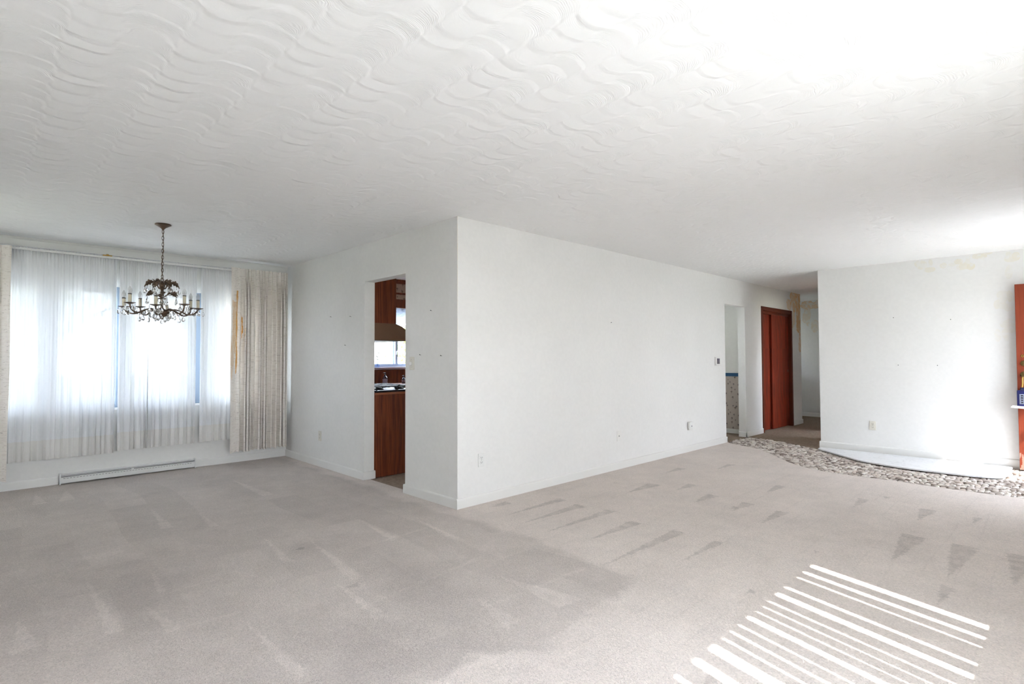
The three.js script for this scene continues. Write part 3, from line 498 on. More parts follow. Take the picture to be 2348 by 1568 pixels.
    const pan = obj('drip_pan', lathe([[0.006, -0.01], [0.012, -0.006], [0.026, -0.001], [0.04, 0.003], [0.044, 0.007], [0.041, 0.007], [0.026, 0.004], [0.014, 0.003], [0, 0.003]], 20), bronze, arm); pan.position.set(ux * R, Y(py), uz * R);
    const tilt = k === 4 ? 0.12 : rr(-0.02, 0.02);
    const sl = obj('candle_sleeve', lathe([[0, 0], [0.0125, 0], [0.0125, 0.07], [0.0135, 0.071], [0.0135, 0.078], [0.012, 0.079], [0, 0.079]], 18), sleeveMat, arm); sl.position.set(ux * R, Y(py + 0.004), uz * R); sl.rotation.z = tilt;
    const so = obj('socket', lathe([[0, 0.0705], [0.0142, 0.0705], [0.0142, 0.0775], [0, 0.0775]], 16), blackPlastic, arm); so.position.copy(sl.position); so.rotation.z = tilt;
    const bu = obj('bulb', lathe([[0.009, 0], [0.0145, 0.01], [0.0165, 0.021], [0.0145, 0.036], [0.0085, 0.05], [0.003, 0.06], [0, 0.064]], 18), bulbGlass, arm); bu.position.set(ux * R - Math.sin(tilt) * 0.08, Y(py + 0.083), uz * R); bu.rotation.z = tilt;
    const fi = obj('filament', tube([[-0.004, -0.005, 0], [-0.003, 0.02, 0], [0, 0.032, 0], [0.003, 0.02, 0], [0.004, -0.005, 0]], 0.0007, 14, 5), bronze, arm); fi.position.copy(bu.position);
    for (const [da, r] of [[-8.6, 0.286], [8.6, 0.286], [0, 0.318], [-3.5, 0.245]]) { const [x, z] = at(r, deg + da); drop(x, py - 0.002, z, rr(0.85, 1.05), rr(0, 3)); }
    { const [x, z] = at(0.165, deg); drop(x, 1.642, z, rr(0.9, 1.1), rr(0, 3)); }
    if (k % 2 === 0) { const [x, z] = at(0.052, deg + 20); drop(x, 1.632, z, 1, rr(0, 3), false); } else { const [x, z] = at(0.1, deg); drop(x, 1.672, z, 1.05, rr(0, 3)); }
  }
  for (let k = 0; k < 6; k++) {
    const deg = 28 + k * 60, [ux, uz] = at(1, deg), P3 = (r, y) => [ux * r, Y(y), uz * r], ry = Math.atan2(-uz, ux);
    obj('upper_leaf', [tube([P3(0.022, 1.868), P3(0.032, 1.885), P3(0.036, 1.91), P3(0.055, 1.928), P3(0.085, 1.924), P3(0.115, 1.902)], 0.0052, 24, 6), leaf(0.075, 0.046).rotateZ(-0.35).rotateY(ry).translate(ux * 0.068, Y(1.93), uz * 0.068), leaf(0.075, 0.04, 1.2).rotateZ(-0.35).rotateY(ry).translate(ux * 0.068, Y(1.926), uz * 0.068), leaf(0.045, 0.026).rotateZ(0.8).rotateY(ry).translate(ux * 0.04, Y(1.916), uz * 0.04)], bronze, t);
    { const [x, z] = at(0.128, deg); drop(x, 1.885, z, 1.05, rr(0, 3)); }
    { const [x, z] = at(0.108, deg + 6); drop(x, 1.888, z, 0.9, rr(0, 3)); }
    const d2 = deg + 30, [vx, vz] = at(1, d2), Q3 = (r, y) => [vx * r, Y(y), vz * r], r2 = Math.atan2(-vz, vx);
    obj('middle_leaf', [tube([Q3(0.012, 1.79), Q3(0.035, 1.808), Q3(0.07, 1.832), Q3(0.1, 1.832), Q3(0.122, 1.812)], 0.0036, 20, 6), leaf(0.065, 0.036).rotateZ(-0.3).rotateY(r2).translate(vx * 0.075, Y(1.834), vz * 0.085), leaf(0.06, 0.032, 1.2).rotateZ(-0.3).rotateY(r2).translate(vx * 0.078, Y(1.83), vz * 0.078), leaf(0.03, 0.014).rotateZ(0.9).rotateY(r2).translate(vx * 0.045, Y(1.812), vz * 0.045)], bronze, t);
    { const [x, z] = at(0.124, d2); drop(x, 1.798, z, 1.05, rr(0, 3)); }
    { const [x, z] = at(0.036, d2); drop(x, 1.776, z, 0.95, rr(0, 3)); }
    { const [x, z] = at(0.058, d2 + 12); drop(x, 1.655, z, 1.15, rr(0, 3), false); }
  }
  drop(0, 1.6, 0, 0.8, 0.4, false);
}

// ---------------------------------------------------------------- plates and devices on the walls; local frame faces +z
function wallFrame(name, label, category, x, y, z, face, group) { return thing(name, label, category, [x, y, z], { '+z': 0, '-x': -Math.PI / 2 }[face], group); }
function outlet(x, y, z, face, label, mat = whitePlastic) {
  const t = wallFrame('wall_outlet', label, 'outlet', x, y, z, face, undefined);
  obj('cover_plate', rb(-0.036, 0.036, -0.058, 0.058, 0, 0.006, 0.003), mat, t);
  for (const s of [-1, 1]) {
    const r = obj('receptacle', rb(-0.017, 0.017, -0.014, 0.014, 0.004, 0.0085, 0.004), mat, t); r.position.y = s * 0.02;
    obj('slot', [bx(-0.0085, -0.0055, -0.003, 0.006, 0.0080, 0.0088), bx(0.0055, 0.0085, -0.003, 0.006, 0.0080, 0.0088), cyl(0.0025, 0.0025, 0.0008, 10).rotateX(1.5708).translate(0, -0.008, 0.0086)], slotDark, r);
  }
  obj('screw', cyl(0.003, 0.003, 0.0015, 10).rotateX(1.5708).translate(0, 0, 0.0065), chrome, t);
}
outlet(3.116, 0.371, ZM, '+z', 'white outlet on the long wall next to the outside corner');
outlet(XB, 0.35, -6.12, '-x', 'white outlet between the drape and the kitchen doorway', ivoryPlastic);
outlet(XR, 0.364, -1.81, '-x', 'ivory outlet on the stained entry wall', ivoryPlastic);
{
  const t = wallFrame('cable_plate', 'small white jack plate low on the middle of the long wall', 'wall plate', 5.165, 0.368, ZM, '+z');
  obj('cover_plate', rb(-0.035, 0.035, -0.057, 0.057, 0, 0.005, 0.003), trimPaint, t);
  obj('jack', [cyl(0.005, 0.004, 0.009, 12).rotateX(1.5708).translate(0, 0, 0.008), cyl(0.008, 0.008, 0.002, 6).rotateX(1.5708).translate(0, 0, 0.006)], chrome, t);
}
{
  const t = wallFrame('plug_in_device', 'rounded white plug-in device near the narrow opening', 'plug-in device', 6.78, 0.338, ZM, '+z');
  obj('cover_plate', rb(-0.036, 0.036, -0.058, 0.058, 0, 0.005, 0.003), trimPaint, t);
  obj('body', rb(-0.05, 0.05, -0.055, 0.055, 0.005, 0.04, 0.017, 4), whitePlastic, t);
  obj('button', cyl(0.008, 0.008, 0.003, 16).rotateX(1.5708).translate(0, 0, 0.0405), std({ color: 0x4b4b55, roughness: 0.4 }), t);
}
{
  const t = wallFrame('thermostat', 'white square thermostat with a dark screen', 'thermostat', 7.61, 1.192, ZM, '+z');
  obj('base', rb(-0.064, 0.064, -0.062, 0.062, 0, 0.008, 0.003), whitePlastic, t);
  obj('body', rb(-0.06, 0.06, -0.058, 0.058, 0.008, 0.028, 0.006, 3), whitePlastic, t);
  obj('screen', rb(-0.04, 0.046, -0.038, 0.04, 0.0275, 0.0292, 0.0008, 1), phy({ color: 0x241d3a, roughness: 0.12, clearcoat: 0.6 }), t).userData.label = 'dark purple screen';
}
{
  const t = wallFrame('dimmer_switch', 'white dimmer switch beside the kitchen doorway', 'switch', XB, 1.202, -4.24, '-x');
  obj('cover_plate', rb(-0.036, 0.036, -0.06, 0.06, 0, 0.007, 0.003), ivoryPlastic, t);
  const k = obj('knob', lathe([[0, 0], [0.017, 0], [0.0185, 0.003], [0.017, 0.014], [0.014, 0.018], [0, 0.019]], 24).rotateX(1.5708), whitePlastic, t); k.position.set(-0.012, -0.004, 0.007);
  for (const y of [-0.035, 0.035]) obj('screw', cyl(0.003, 0.003, 0.002, 10).rotateX(1.5708).translate(0, y, 0.0075), chrome, t);
}
{ // picture nails left in the walls
  const nail = (x, y, z, face, label, group) => { const t = wallFrame('nail', label, 'nail', x, y, z, face, group); obj('shank', [cyl(0.0016, 0.0016, 0.014, 6).rotateX(1.5708 - 0.3).translate(0, 0.002, 0.006), cyl(0.0045, 0.0045, 0.0016, 10).rotateX(1.5708 - 0.3).translate(0, 0.004, 0.0135)], slotDark, t); };
  nail(XB, 1.718, -5.855, '-x', 'small nail above head height nearest the pleated drape');
  nail(XB, 1.697, -5.398, '-x', 'small nail high up beside the drape side of the kitchen doorway');
  nail(XB, 1.39, -5.511, '-x', 'lone nail at chest height between drape and kitchen doorway');
  nail(XB, 1.277, -4.102, '-x', 'small nail just beside the dimmer switch');
  nail(XB, 1.267, -3.791, '-x', 'small nail level with the dimmer, closer to the outside corner');
  nail(XB, 1.665, -3.937, '-x', 'small dark nail high between the doorway and the outside corner');
  nail(5.029, 1.636, ZM, '+z', 'single small nail in the long white wall');
  nail(XR, 1.738, -1.558, '-x', 'dark nail high in the entry wall, farther from the red door');
  nail(XR, 1.686, -0.992, '-x', 'dark nail high in the entry wall, closer to the red door');
  nail(XR, 1.14, -1.128, '-x', 'tiny waist-high nail in the entry wall, closer to the red door');
  nail(XR, 1.14, -1.52, '-x', 'tiny waist-high nail in the entry wall above the outlet side');
}

// ---------------------------------------------------------------- closet doors
{
  const d = new THREE.Group(); d.name = 'door_1'; scene.add(d); tag(d, 'dark red wooden sliding closet doors in the hallway', 'closet door', undefined, 'structure');
  const z0 = ZM - TW, z1 = ZM + 0.012;
  obj('door_frame', [rbu(CL0 - 0.028, CL0 + 0.03, 0.0, 2.095, z0, z1, 0.003), rbu(CL1 - 0.03, CL1 + 0.028, 0.0, 2.095, z0, z1, 0.003), rbu(CL0 + 0.03, CL1 - 0.03, 2.03, 2.095, z0, z1, 0.003)], closetTrim, d);
  obj('track', bx(CL0 + 0.03, CL1 - 0.03, 1.985, 2.03, z0 + 0.01, z0 + 0.085), closetTrim, d);
  obj('door_panel', rbu(CL0 + 0.032, CL0 + 0.78, 0.012, 1.99, z0 + 0.015, z0 + 0.042, 0.003), closetWood, d);
  const p2 = obj('door_panel', rbu(CL0 + 0.52, CL1 - 0.032, 0.012, 1.99, z0 + 0.05, z0 + 0.077, 0.003), closetWood, d);
  obj('finger_pull', lathe([[0.012, 0], [0.022, 0.001], [0.024, 0.003], [0.02, 0.003], [0.012, 0.0005], [0, 0.0005]], 20).rotateX(1.5708).translate(CL1 - 0.09, 1.0, z0 + 0.077), bronze, p2);
}

// ---------------------------------------------------------------- entry: open red door, key box, slab, outer door
{
  const d = new THREE.Group(); d.name = 'door_2'; scene.add(d); tag(d, 'red-brown wooden entry door standing open along the stained wall', 'door', undefined, 'structure');
  const face = 8.16, z0 = -0.422, z1 = 0.485;
  const worn = bytes(512, 1024, (x, y) => { // grain with the lacquer worn off at the foot
    const u = x / 512, v = y / 1024, g = fbm(x / 7, y / 150) * 0.7 + fbm(x / 2, y / 50) * 0.3, w = v < 0.06 + 0.05 * fbm(u * 30, v * 30) && fbm(u * 60, v * 24) > 0.42 ? 1 : 0;
    const c = [lerp(158, 116, g), lerp(72, 46, g), lerp(43, 26, g)]; return w ? [190, 140, 122] : c;
  });
  const leafMat = phy({ map: rep(worn, 0.91, 2.03, z0, 0.012), roughness: 0.5, specularIntensity: 0.6 });
  const lf = obj('door_leaf', rbu(face, face + 0.044, 0.012, 2.042, z0, z1, 0.003), leafMat, d);
  obj('viewer', lathe([[0.006, 0], [0.014, 0], [0.016, 0.003], [0.012, 0.006], [0.007, 0.007], [0.006, 0.004]], 20).rotateZ(1.5708).translate(face, 1.253, -0.372), brass, lf);
  obj('deadbolt', [lathe([[0, 0], [0.03, 0], [0.031, 0.005], [0.026, 0.012], [0.017, 0.014], [0.016, 0.02], [0, 0.021]], 24).rotateZ(1.5708).translate(face, 1.172, -0.362), rb(face - 0.024, face - 0.02, 1.166, 1.178, -0.365, -0.359, 0.001, 1)], agedBrass, lf);
  obj('knob', [lathe([[0, 0], [0.034, 0], [0.035, 0.004], [0.03, 0.01], [0.014, 0.014], [0.012, 0.03], [0.022, 0.036], [0.028, 0.048], [0.026, 0.06], [0.014, 0.067], [0, 0.068]], 24).rotateZ(1.5708).translate(face, 1.05, -0.362)], agedBrass, lf);
  for (const y of [0.25, 1.03, 1.82]) obj('hinge', [cyl(0.007, 0.007, 0.1, 12).translate(face + 0.05, y, z1 + 0.004)], brass, lf);
  const box = thing('key_lockbox', 'dark blue key lockbox with a grey keypad hanging on the knob of the red door', 'lockbox', [8.115, 0.685, -0.405]);
  obj('shackle', tube([[0.0, 0.2, 0.02], [0.0, 0.27, 0.028], [0.012, 0.335, 0.03], [0.012, 0.36, 0.048], [0.012, 0.335, 0.066], [0.0, 0.27, 0.068], [0.0, 0.2, 0.07]], 0.0075, 30, 8), brass, box);
  obj('collar', rb(-0.02, 0.02, 0.185, 0.225, 0.005, 0.085, 0.008), std({ color: 0x1d2246, roughness: 0.4 }), box);
  obj('body', rb(-0.025, 0.03, 0.02, 0.195, -0.02, 0.105, 0.008, 3), std({ color: 0x181c58, roughness: 0.35 }), box);
  const kp = obj('keypad', rb(-0.029, -0.024, 0.045, 0.155, 0.0, 0.09, 0.002), std({ color: 0x7d8295, roughness: 0.5 }), box);
  for (let r = 0; r < 4; r++) for (let c = 0; c < 3; c++) obj('key', rb(-0.032, -0.029, 0.058 + r * 0.025, 0.07 + r * 0.025, 0.014 + c * 0.024, 0.03 + c * 0.024, 0.001, 1), blackPlastic, kp);
  const tr = obj('key_tray', [rb(-0.06, 0.02, 0.0, 0.01, -0.072, 0.1, 0.004), rb(-0.06, -0.054, 0.0, 0.026, -0.06, 0.095, 0.002, 1)], whitePlastic, box); tr.userData.label = 'white flap open under the box'; tr.rotation.x = 0.06;
}
{ // white veined slab under the wall, its front following the floor's curve
  const e = new THREE.CatmullRomCurve3([[8.09, -2.4], [7.88, -2.18], [7.64, -1.94], [7.48, -1.735], [7.4, -1.53], [7.345, -1.265], [7.34, -0.98], [7.36, -0.7], [7.45, -0.53], [7.62, -0.492]].map(([x, z]) => V(x, 0, z))).getPoints(50).map((p) => [p.x, p.z]);
  const pts = [...e, [8.18, -0.486], [8.2, -0.5], [8.2, -2.4]], s = new THREE.Shape(pts.map(([x, z]) => new THREE.Vector2(x, -z)));
  const marble = bytes(512, 512, (x, y) => { const q = Math.abs(Math.sin((x / 90 + y / 140 + fbm(x / 60, y / 60) * 5) * 1.4)), k = 238 - 26 * Math.pow(1 - q, 9) + 8 * (fbm(x / 30, y / 30) - 0.5); return [k, k, k + 1]; });
  const t = thing('marble_slab', 'white veined slab with a curved front along the foot of the entry wall', 'slab', [0, 0.002, 0]);
  obj('top', uvMetres(new THREE.ExtrudeGeometry(s, { depth: 0.012, bevelEnabled: true, bevelSize: 0.005, bevelThickness: 0.003, bevelSegments: 2 }).rotateX(-Math.PI / 2).translate(0, 0.009, 0)), phy({ map: rep(marble, 0.9, 0.9), roughness: 0.35, clearcoat: 0.2 }), t);
  const inner = new THREE.Shape(pts.map(([x, z]) => new THREE.Vector2(8.2 + (x - 8.2) * 0.965, -(-1.45 + (z + 1.45) * 0.985))));
  obj('bed', new THREE.ExtrudeGeometry(inner, { depth: 0.007, bevelEnabled: false }).rotateX(-Math.PI / 2), std({ color: 0x4c443c, roughness: 0.95 }), t).userData.label = 'dark mortar bed';
}
{
  const d = new THREE.Group(); d.name = 'door_3'; scene.add(d); tag(d, 'white glazed storm door closed over the entry', 'storm door', undefined, 'structure');
  const z0 = ZF + 0.1, z1 = ZF + 0.135;
  const f = obj('door_frame', [bx(FD0, FD0 + 0.07, 0, 2.05, z0, z1), bx(FD1 - 0.07, FD1, 0, 2.05, z0, z1), bx(FD0 + 0.07, FD1 - 0.07, 2.0, 2.05, z0, z1), bx(FD0 + 0.07, FD1 - 0.07, 0, 0.2, z0, z1), bx(FD0 + 0.07, FD1 - 0.07, 1.48, 1.55, z0, z1)], frameWhite, d);
  for (const [a, b] of [[0.2, 1.48], [1.55, 2.0]]) obj('pane', new THREE.PlaneGeometry(FD1 - FD0 - 0.14, b - a).translate((FD0 + FD1) / 2, (a + b) / 2, z0 + 0.015), paneStorm, f);
}

for (const [n, a, b, y0, y1, l] of [['window_4', XE + 0.45, XE + 0.95, 1.2, 1.85, 'window lighting the end of the hallway'], ['window_6', 9.2, 11.0, 0.9, 2.05, 'bedroom window in the front wall'], ['window_5', 7.5, 8.2, 1.15, 2.0, 'window lighting the small papered room']]) {
  const w = new THREE.Group(); w.name = n; scene.add(w); tag(w, l, 'window', undefined, 'structure');
  glazed(w, a, b, y0, y1, n === 'window_6' ? ZF + 0.08 : -5.05, [[(y0 + y1) / 2, 0.04]], 0.04, 0.06);
}

{
  const w = new THREE.Group(); w.name = 'window_8'; scene.add(w); tag(w, 'window in the side wall of the dining area', 'window', undefined, 'structure');
  const f = obj('sash', [bx(-0.92, -0.86, 1.35, 1.39, -6.06, -5.64), bx(-0.92, -0.86, 2.01, 2.05, -6.06, -5.64), bx(-0.92, -0.86, 1.39, 2.01, -6.06, -6.02), bx(-0.92, -0.86, 1.39, 2.01, -5.68, -5.64)], frameWhite, w);
  obj('pane', new THREE.PlaneGeometry(0.34, 0.62).rotateY(Math.PI / 2).translate(-0.89, 1.7, -5.85), pane, f);
}
{ // obscure-glass sidelight beside the entry
  const w = new THREE.Group(); w.name = 'window_7'; scene.add(w); tag(w, 'obscure glass sidelight beside the entry door', 'window', undefined, 'structure');
  glazed(w, 6.35, 6.95, 0.2, 2.05, ZF + 0.08, [], 0.04, 0.06, phy({ color: 0xf4f6f6, transmission: 0.42, thickness: 0, roughness: 1, ior: 1.2 }));
}

// ---------------------------------------------------------------- front window with its vertical blind
{
  const w = new THREE.Group(); w.name = 'window_3'; scene.add(w); tag(w, 'living room window in the front wall', 'window', undefined, 'structure');
  obj('window_frame', [bx(FW0, FW1, FW2, FW2 + 0.03, ZF + 0.02, ZF + 0.15), bx(FW0, FW1, FW3 - 0.02, FW3, ZF + 0.02, ZF + 0.15), bx(FW0, FW0 + 0.03, FW2 + 0.03, FW3 - 0.02, ZF + 0.02, ZF + 0.15), bx(FW1 - 0.02, FW1, FW2 + 0.03, FW3 - 0.02, ZF + 0.02, ZF + 0.15)], frameWhite, w);
  const s = obj('sash', [bx(FW0 + 0.03, FW1 - 0.02, FW2 + 0.03, FW2 + 0.05, ZF + 0.07, ZF + 0.1), bx(FW0 + 0.03, FW1 - 0.02, FW3 - 0.04, FW3 - 0.02, ZF + 0.07, ZF + 0.1)], frameWhite, w);
  obj('pane', new THREE.PlaneGeometry(FW1 - FW0 - 0.05, FW3 - FW2 - 0.05).translate((FW0 + FW1) / 2 + 0.005, (FW2 + FW3) / 2 + 0.005, ZF + 0.085), pane, s);
  const b = thing('vertical_blind', 'white vertical blind with vanes slightly open at the front window', 'blind', [1.68, 0, ZF - 0.07]);
  obj('headrail', rb(-1.54, 1.54, 2.1, 2.14, -0.02, 0.03, 0.004), whitePlastic, b);
  const vaneMat = phy({ color: 0xf6f5f2, transmission: 0.2, thickness: 0, roughness: 1, ior: 1.05, specularIntensity: 0 });
  // lit strips on the carpet, carried back along the sun to the blind
  const gaps = [3.60, 3.449, 3.352, 3.157, 3.041, 2.914, 2.839, 2.759, 2.673, 2.563, 2.477, 2.394, 2.293, 2.135, 1.982].map((x) => x - 0.4588);
  const wide = [0.075, 0.04, 0.022, 0.03, 0.05, 0.02, 0.026, 0.026, 0.052, 0.024, 0.032, 0.03, 0.07, 0.055, 0.04];
  seed = 66; while (gaps[gaps.length - 1] > 0.3) { gaps.push(gaps[gaps.length - 1] - rr(0.08, 0.14)); wide.push(rr(0.02, 0.045)); }
  const vane = (xa, xb) => { // curved strip from xb up to xa
    const wdt = xa - xb, real = Math.max(0.089, wdt), ang = Math.acos(clamp(wdt / real, 0, 1)), cx = (xa + xb) / 2 - 1.68, P = [], I = [];
    for (let j = 0; j < 2; j++) for (let i = 0; i <= 6; i++) { const q = i / 6 - 0.5, bow = (0.25 - q * q) * 0.03; P.push(cx + q * real * Math.cos(ang) - bow * Math.sin(ang), j ? 0.72 : 2.1, q * real * Math.sin(ang) + bow * Math.cos(ang)); }
    for (let i = 0; i < 6; i++) I.push(i, i + 7, i + 1, i + 1, i + 7, i + 8);
    const g = new THREE.BufferGeometry(); g.setAttribute('position', new THREE.Float32BufferAttribute(P, 3)); g.setAttribute('uv', new THREE.Float32BufferAttribute(new Float32Array(28), 2)); g.setIndex(I); g.computeVertexNormals();
    obj('vane', g, vaneMat, b);
  };
  for (let i = 0; i + 1 < gaps.length; i++) {
    const a = gaps[i] - wide[i] / 2, c = gaps[i + 1] + wide[i + 1] / 2; if (a - c < 0.004) continue;
    if (a - c > 0.1) { const m = (a + c) / 2; vane(a, m - 0.008); vane(m + 0.008, c); } else vane(a, c);
  }
}

// ---------------------------------------------------------------- kitchen through the doorway
const KX = XB + TW, KZ = KD0 - 0.004;
{
  const c = thing('base_cabinet', 'brown wooden base cabinet with a plain end panel inside the kitchen', 'cabinet', [KX + 0.003, 0, KZ]);
  obj('end_panel', rbu(0, 0.6, 0.0, 0.862, -0.02, 0, 0.002), cabinetWood, c);
  obj('carcass', bx(0.0, 0.57, 0.09, 0.86, -1.35, -0.022), cabinetWood, c);
  obj('toe_kick', bx(0.0, 0.52, 0, 0.09, -1.35, -0.022), slotDark, c);
  for (let k = 0; k < 3; k++) { const z1 = -0.03 - k * 0.44, dd = obj('door', rbu(0.572, 0.59, 0.12, 0.68, z1 - 0.42, z1, 0.003), cabinetWood, c); obj('handle', tube([[0.59, 0.6, z1 - 0.05], [0.61, 0.6, z1 - 0.06], [0.61, 0.5, z1 - 0.06], [0.59, 0.5, z1 - 0.05]], 0.004, 12, 6), bronze, dd); const dw = obj('drawer', rbu(0.572, 0.59, 0.7, 0.85, z1 - 0.42, z1, 0.003), cabinetWood, c); obj('knob', new THREE.SphereGeometry(0.012, 12, 8).translate(0.6, 0.775, z1 - 0.21), bronze, dw); }
  const w = thing('worktop', 'orange-brown wooden worktop edge under the black cooktop', 'worktop', [KX + 0.003, 0.863, KZ]);
  obj('board', rbu(0, 0.625, 0, 0.024, -1.375, 0.012, 0.004), phy({ color: 0x9a5630, roughness: 0.4, clearcoat: 0.2 }), w);
  const k = thing('cooktop', 'black gas cooktop with cast iron grates', 'cooktop', [KX + 0.05, 0.8875, KZ - 0.02]);
  obj('base', rb(0, 0.52, 0, 0.018, -0.76, 0, 0.005), phy({ color: 0x101016, roughness: 0.35 }), k);
  for (const [x, z] of [[0.13, -0.19], [0.39, -0.19], [0.13, -0.57], [0.39, -0.57]]) {
    const bu = obj('burner', lathe([[0, 0.018], [0.05, 0.018], [0.05, 0.028], [0.036, 0.03], [0.034, 0.04], [0, 0.042]], 20).translate(x, 0, z), blackPlastic, k);
    const bars = []; for (let a = 0; a < 4; a++) bars.push(rb(-0.115, -0.02, 0.05, 0.06, -0.005, 0.005, 0.002, 1).rotateY(a * Math.PI / 2).translate(x, 0, z));
    for (const s of [-1, 1]) { bars.push(rb(x - 0.12, x + 0.12, 0.05, 0.06, z + s * 0.16 - 0.005, z + s * 0.16 + 0.005, 0.002, 1), rb(x + s * 0.12 - 0.005, x + s * 0.12 + 0.005, 0.05, 0.06, z - 0.16, z + 0.16, 0.002, 1)); for (const q of [-1, 1]) bars.push(rb(x + s * 0.12 - 0.006, x + s * 0.12 + 0.006, 0.018, 0.05, z + q * 0.16 - 0.006, z + q * 0.16 + 0.006, 0.002, 1)); }
    bars.push(rb(x - 0.12, x + 0.12, 0.05, 0.06, z + 0.05, z + 0.058, 0.002, 1), rb(x - 0.12, x + 0.12, 0.05, 0.06, z - 0.058, z - 0.05, 0.002, 1));
    obj('grate', bars, phy({ color: 0x15161c, roughness: 0.4 }), k);
  }
  for (let i = 0; i < 4; i++) obj('control_knob', cyl(0.018, 0.015, 0.022, 16).translate(0.49, 0.029, -0.12 - i * 0.15), blackPlastic, k);
  const u = thing('wall_cabinet', 'dark brown wooden wall cabinet above the range hood', 'cabinet', [KX + 0.003, 1.622, KZ]);
  obj('side_panel', rbu(0, 0.262, 0, 0.8, -0.018, 0, 0.002), cabinetWood, u);
  obj('carcass', bx(0, 0.25, 0, 0.8, -1.3, -0.02), cabinetWood, u);
  for (let i = 0; i < 3; i++) { const d = obj('door', rbu(0.252, 0.27, 0.01, 0.79, -0.44 - i * 0.43, -0.025 - i * 0.43, 0.003), cabinetWood, u); obj('knob', new THREE.SphereGeometry(0.011, 12, 8).translate(0.28, 0.08, -0.4 - i * 0.43), bronze, d); }
  const h = thing('range_hood', 'taupe brown range hood with a sloped front', 'range hood', [KX + 0.003, 1.446, KZ - 0.002]);
  const s = new THREE.Shape(); [[0, 0], [0.46, 0], [0.46, 0.07], [0.34, 0.145], [0.262, 0.173], [0, 0.173]].forEach(([a, b], i) => (i ? s.lineTo(a, b) : s.moveTo(a, b)));
  obj('canopy', new THREE.ExtrudeGeometry(s, { depth: 0.75, bevelEnabled: true, bevelSize: 0.003, bevelThickness: 0.003, bevelSegments: 2 }).translate(0, 0, -0.755), std({ color: 0x7a5a42, roughness: 0.4, metalness: 0.2 }), h);
  obj('filter', bx(0.03, 0.43, -0.008, 0.0, -0.72, -0.04), std({ color: 0x202024, roughness: 0.4, metalness: 0.6 }), h);
}
{
  const c = thing('sink_cabinet', 'brown wooden counter with tall backsplash under the kitchen window', 'cabinet', [KX + 0.7, 0, ZD + 0.001]);
  obj('carcass', bx(0, 2.7, 0.09, 0.85, 0.001, 0.56), cabinetWood, c);
  obj('counter', rbu(0, 2.7, 0.85, 0.885, 0, 0.6, 0.004), phy({ color: 0x7c4a2d, roughness: 0.4 }), c);
  obj('backsplash', rbu(0, 2.7, 0.885, 1.08, 0.0, 0.018, 0.003), cabinetWood, c);
  for (let i = 0; i < 4; i++) obj('door', rbu(0.04 + i * 0.66, 0.66 + i * 0.66, 0.12, 0.82, 0.561, 0.578, 0.003), cabinetWood, c);
  const w = new THREE.Group(); w.name = 'window_2'; scene.add(w); tag(w, 'sliding kitchen window with a bluish frame over the counter', 'window', undefined, 'structure');
  const fm = std({ color: 0xb9c3d6, roughness: 0.4, metalness: 0.2 });
  obj('window_frame', [bx(KW0, KW1, KW2, KW2 + 0.02, ZD - 0.17, ZD - 0.01), bx(KW0, KW1, KW3 - 0.03, KW3, ZD - 0.17, ZD - 0.01), bx(KW0, KW0 + 0.025, KW2, KW3, ZD - 0.17, ZD - 0.01), bx(KW1 - 0.025, KW1, KW2, KW3, ZD - 0.17, ZD - 0.01)], fm, w);
  for (const [a, b, z] of [[KW0 + 0.025, 4.56, ZD - 0.07], [4.5, KW1 - 0.025, ZD - 0.11]]) {
    const s = obj('sash', [bx(a, a + 0.035, KW2 + 0.02, KW3 - 0.03, z - 0.015, z + 0.015), bx(b - 0.04, b, KW2 + 0.02, KW3 - 0.03, z - 0.015, z + 0.015), bx(a + 0.035, b - 0.04, KW2 + 0.02, KW2 + 0.045, z - 0.015, z + 0.015), bx(a + 0.035, b - 0.04, KW3 - 0.06, KW3 - 0.03, z - 0.015, z + 0.015)], fm, w);
    obj('pane', new THREE.PlaneGeometry(b - a - 0.075, KW3 - KW2 - 0.105).translate((a + b) / 2 - 0.0025, (KW2 + KW3) / 2 - 0.008, z), pane, s);
  }
  obj('latch', rb(4.528, 4.542, 1.3, 1.36, ZD - 0.055, ZD - 0.04, 0.004), chrome, w);
  obj('window_sill', rbu(KW0 - 0.1, KW1 + 0.05, 1.085, 1.118, ZD - 0.1, ZD + 0.06, 0.004), std({ color: 0xb6a8ad, roughness: 0.45 }), w);
  const casing = struct('trim_2', [rbu(KW0 - 0.1, KW1 + 0.1, 2.01, 2.14, ZD, ZD + 0.022, 0.003), rbu(KW0 - 0.1, KW0 - 0.005, 1.12, 2.01, ZD, ZD + 0.022, 0.003), rbu(3.7, 6.5, 2.215, 2.24, ZD, ZD + 0.03, 0.003), rbu(3.7, 6.5, 2.375, 2.44, ZD, ZD + 0.03, 0.003)], cabinetWood, 'dark wood trim boards above the kitchen window', 'trim');
  casing.userData.kind = 'structure';
  struct('wall_paper_kitchen', bx(3.7, 6.5, 2.14, 2.375, ZD, ZD + 0.006), std({ map: rep(paperTex, 0.6, 0.6), color: 0xd9c3b4, roughness: 0.85 }), 'beige printed wallpaper band high in the kitchen', 'wallpaper');
  const va = thing('window_valance', 'pale blue-white kitchen valance with a scalloped lower edge', 'valance', [4.8, 0, ZD]);
  const vt = canvasTex(256, 256, (x) => { x.fillStyle = '#c9d4e6'; x.fillRect(0, 0, 256, 256); seed = 12; for (let i = 0; i < 26; i++) { x.fillStyle = ['#aab8d2', '#e8eef8', '#8f9ab4'][i % 3]; x.fillRect(rnd() * 200, 40 + Math.floor(rnd() * 12) * 11, rr(20, 70), 5); } });
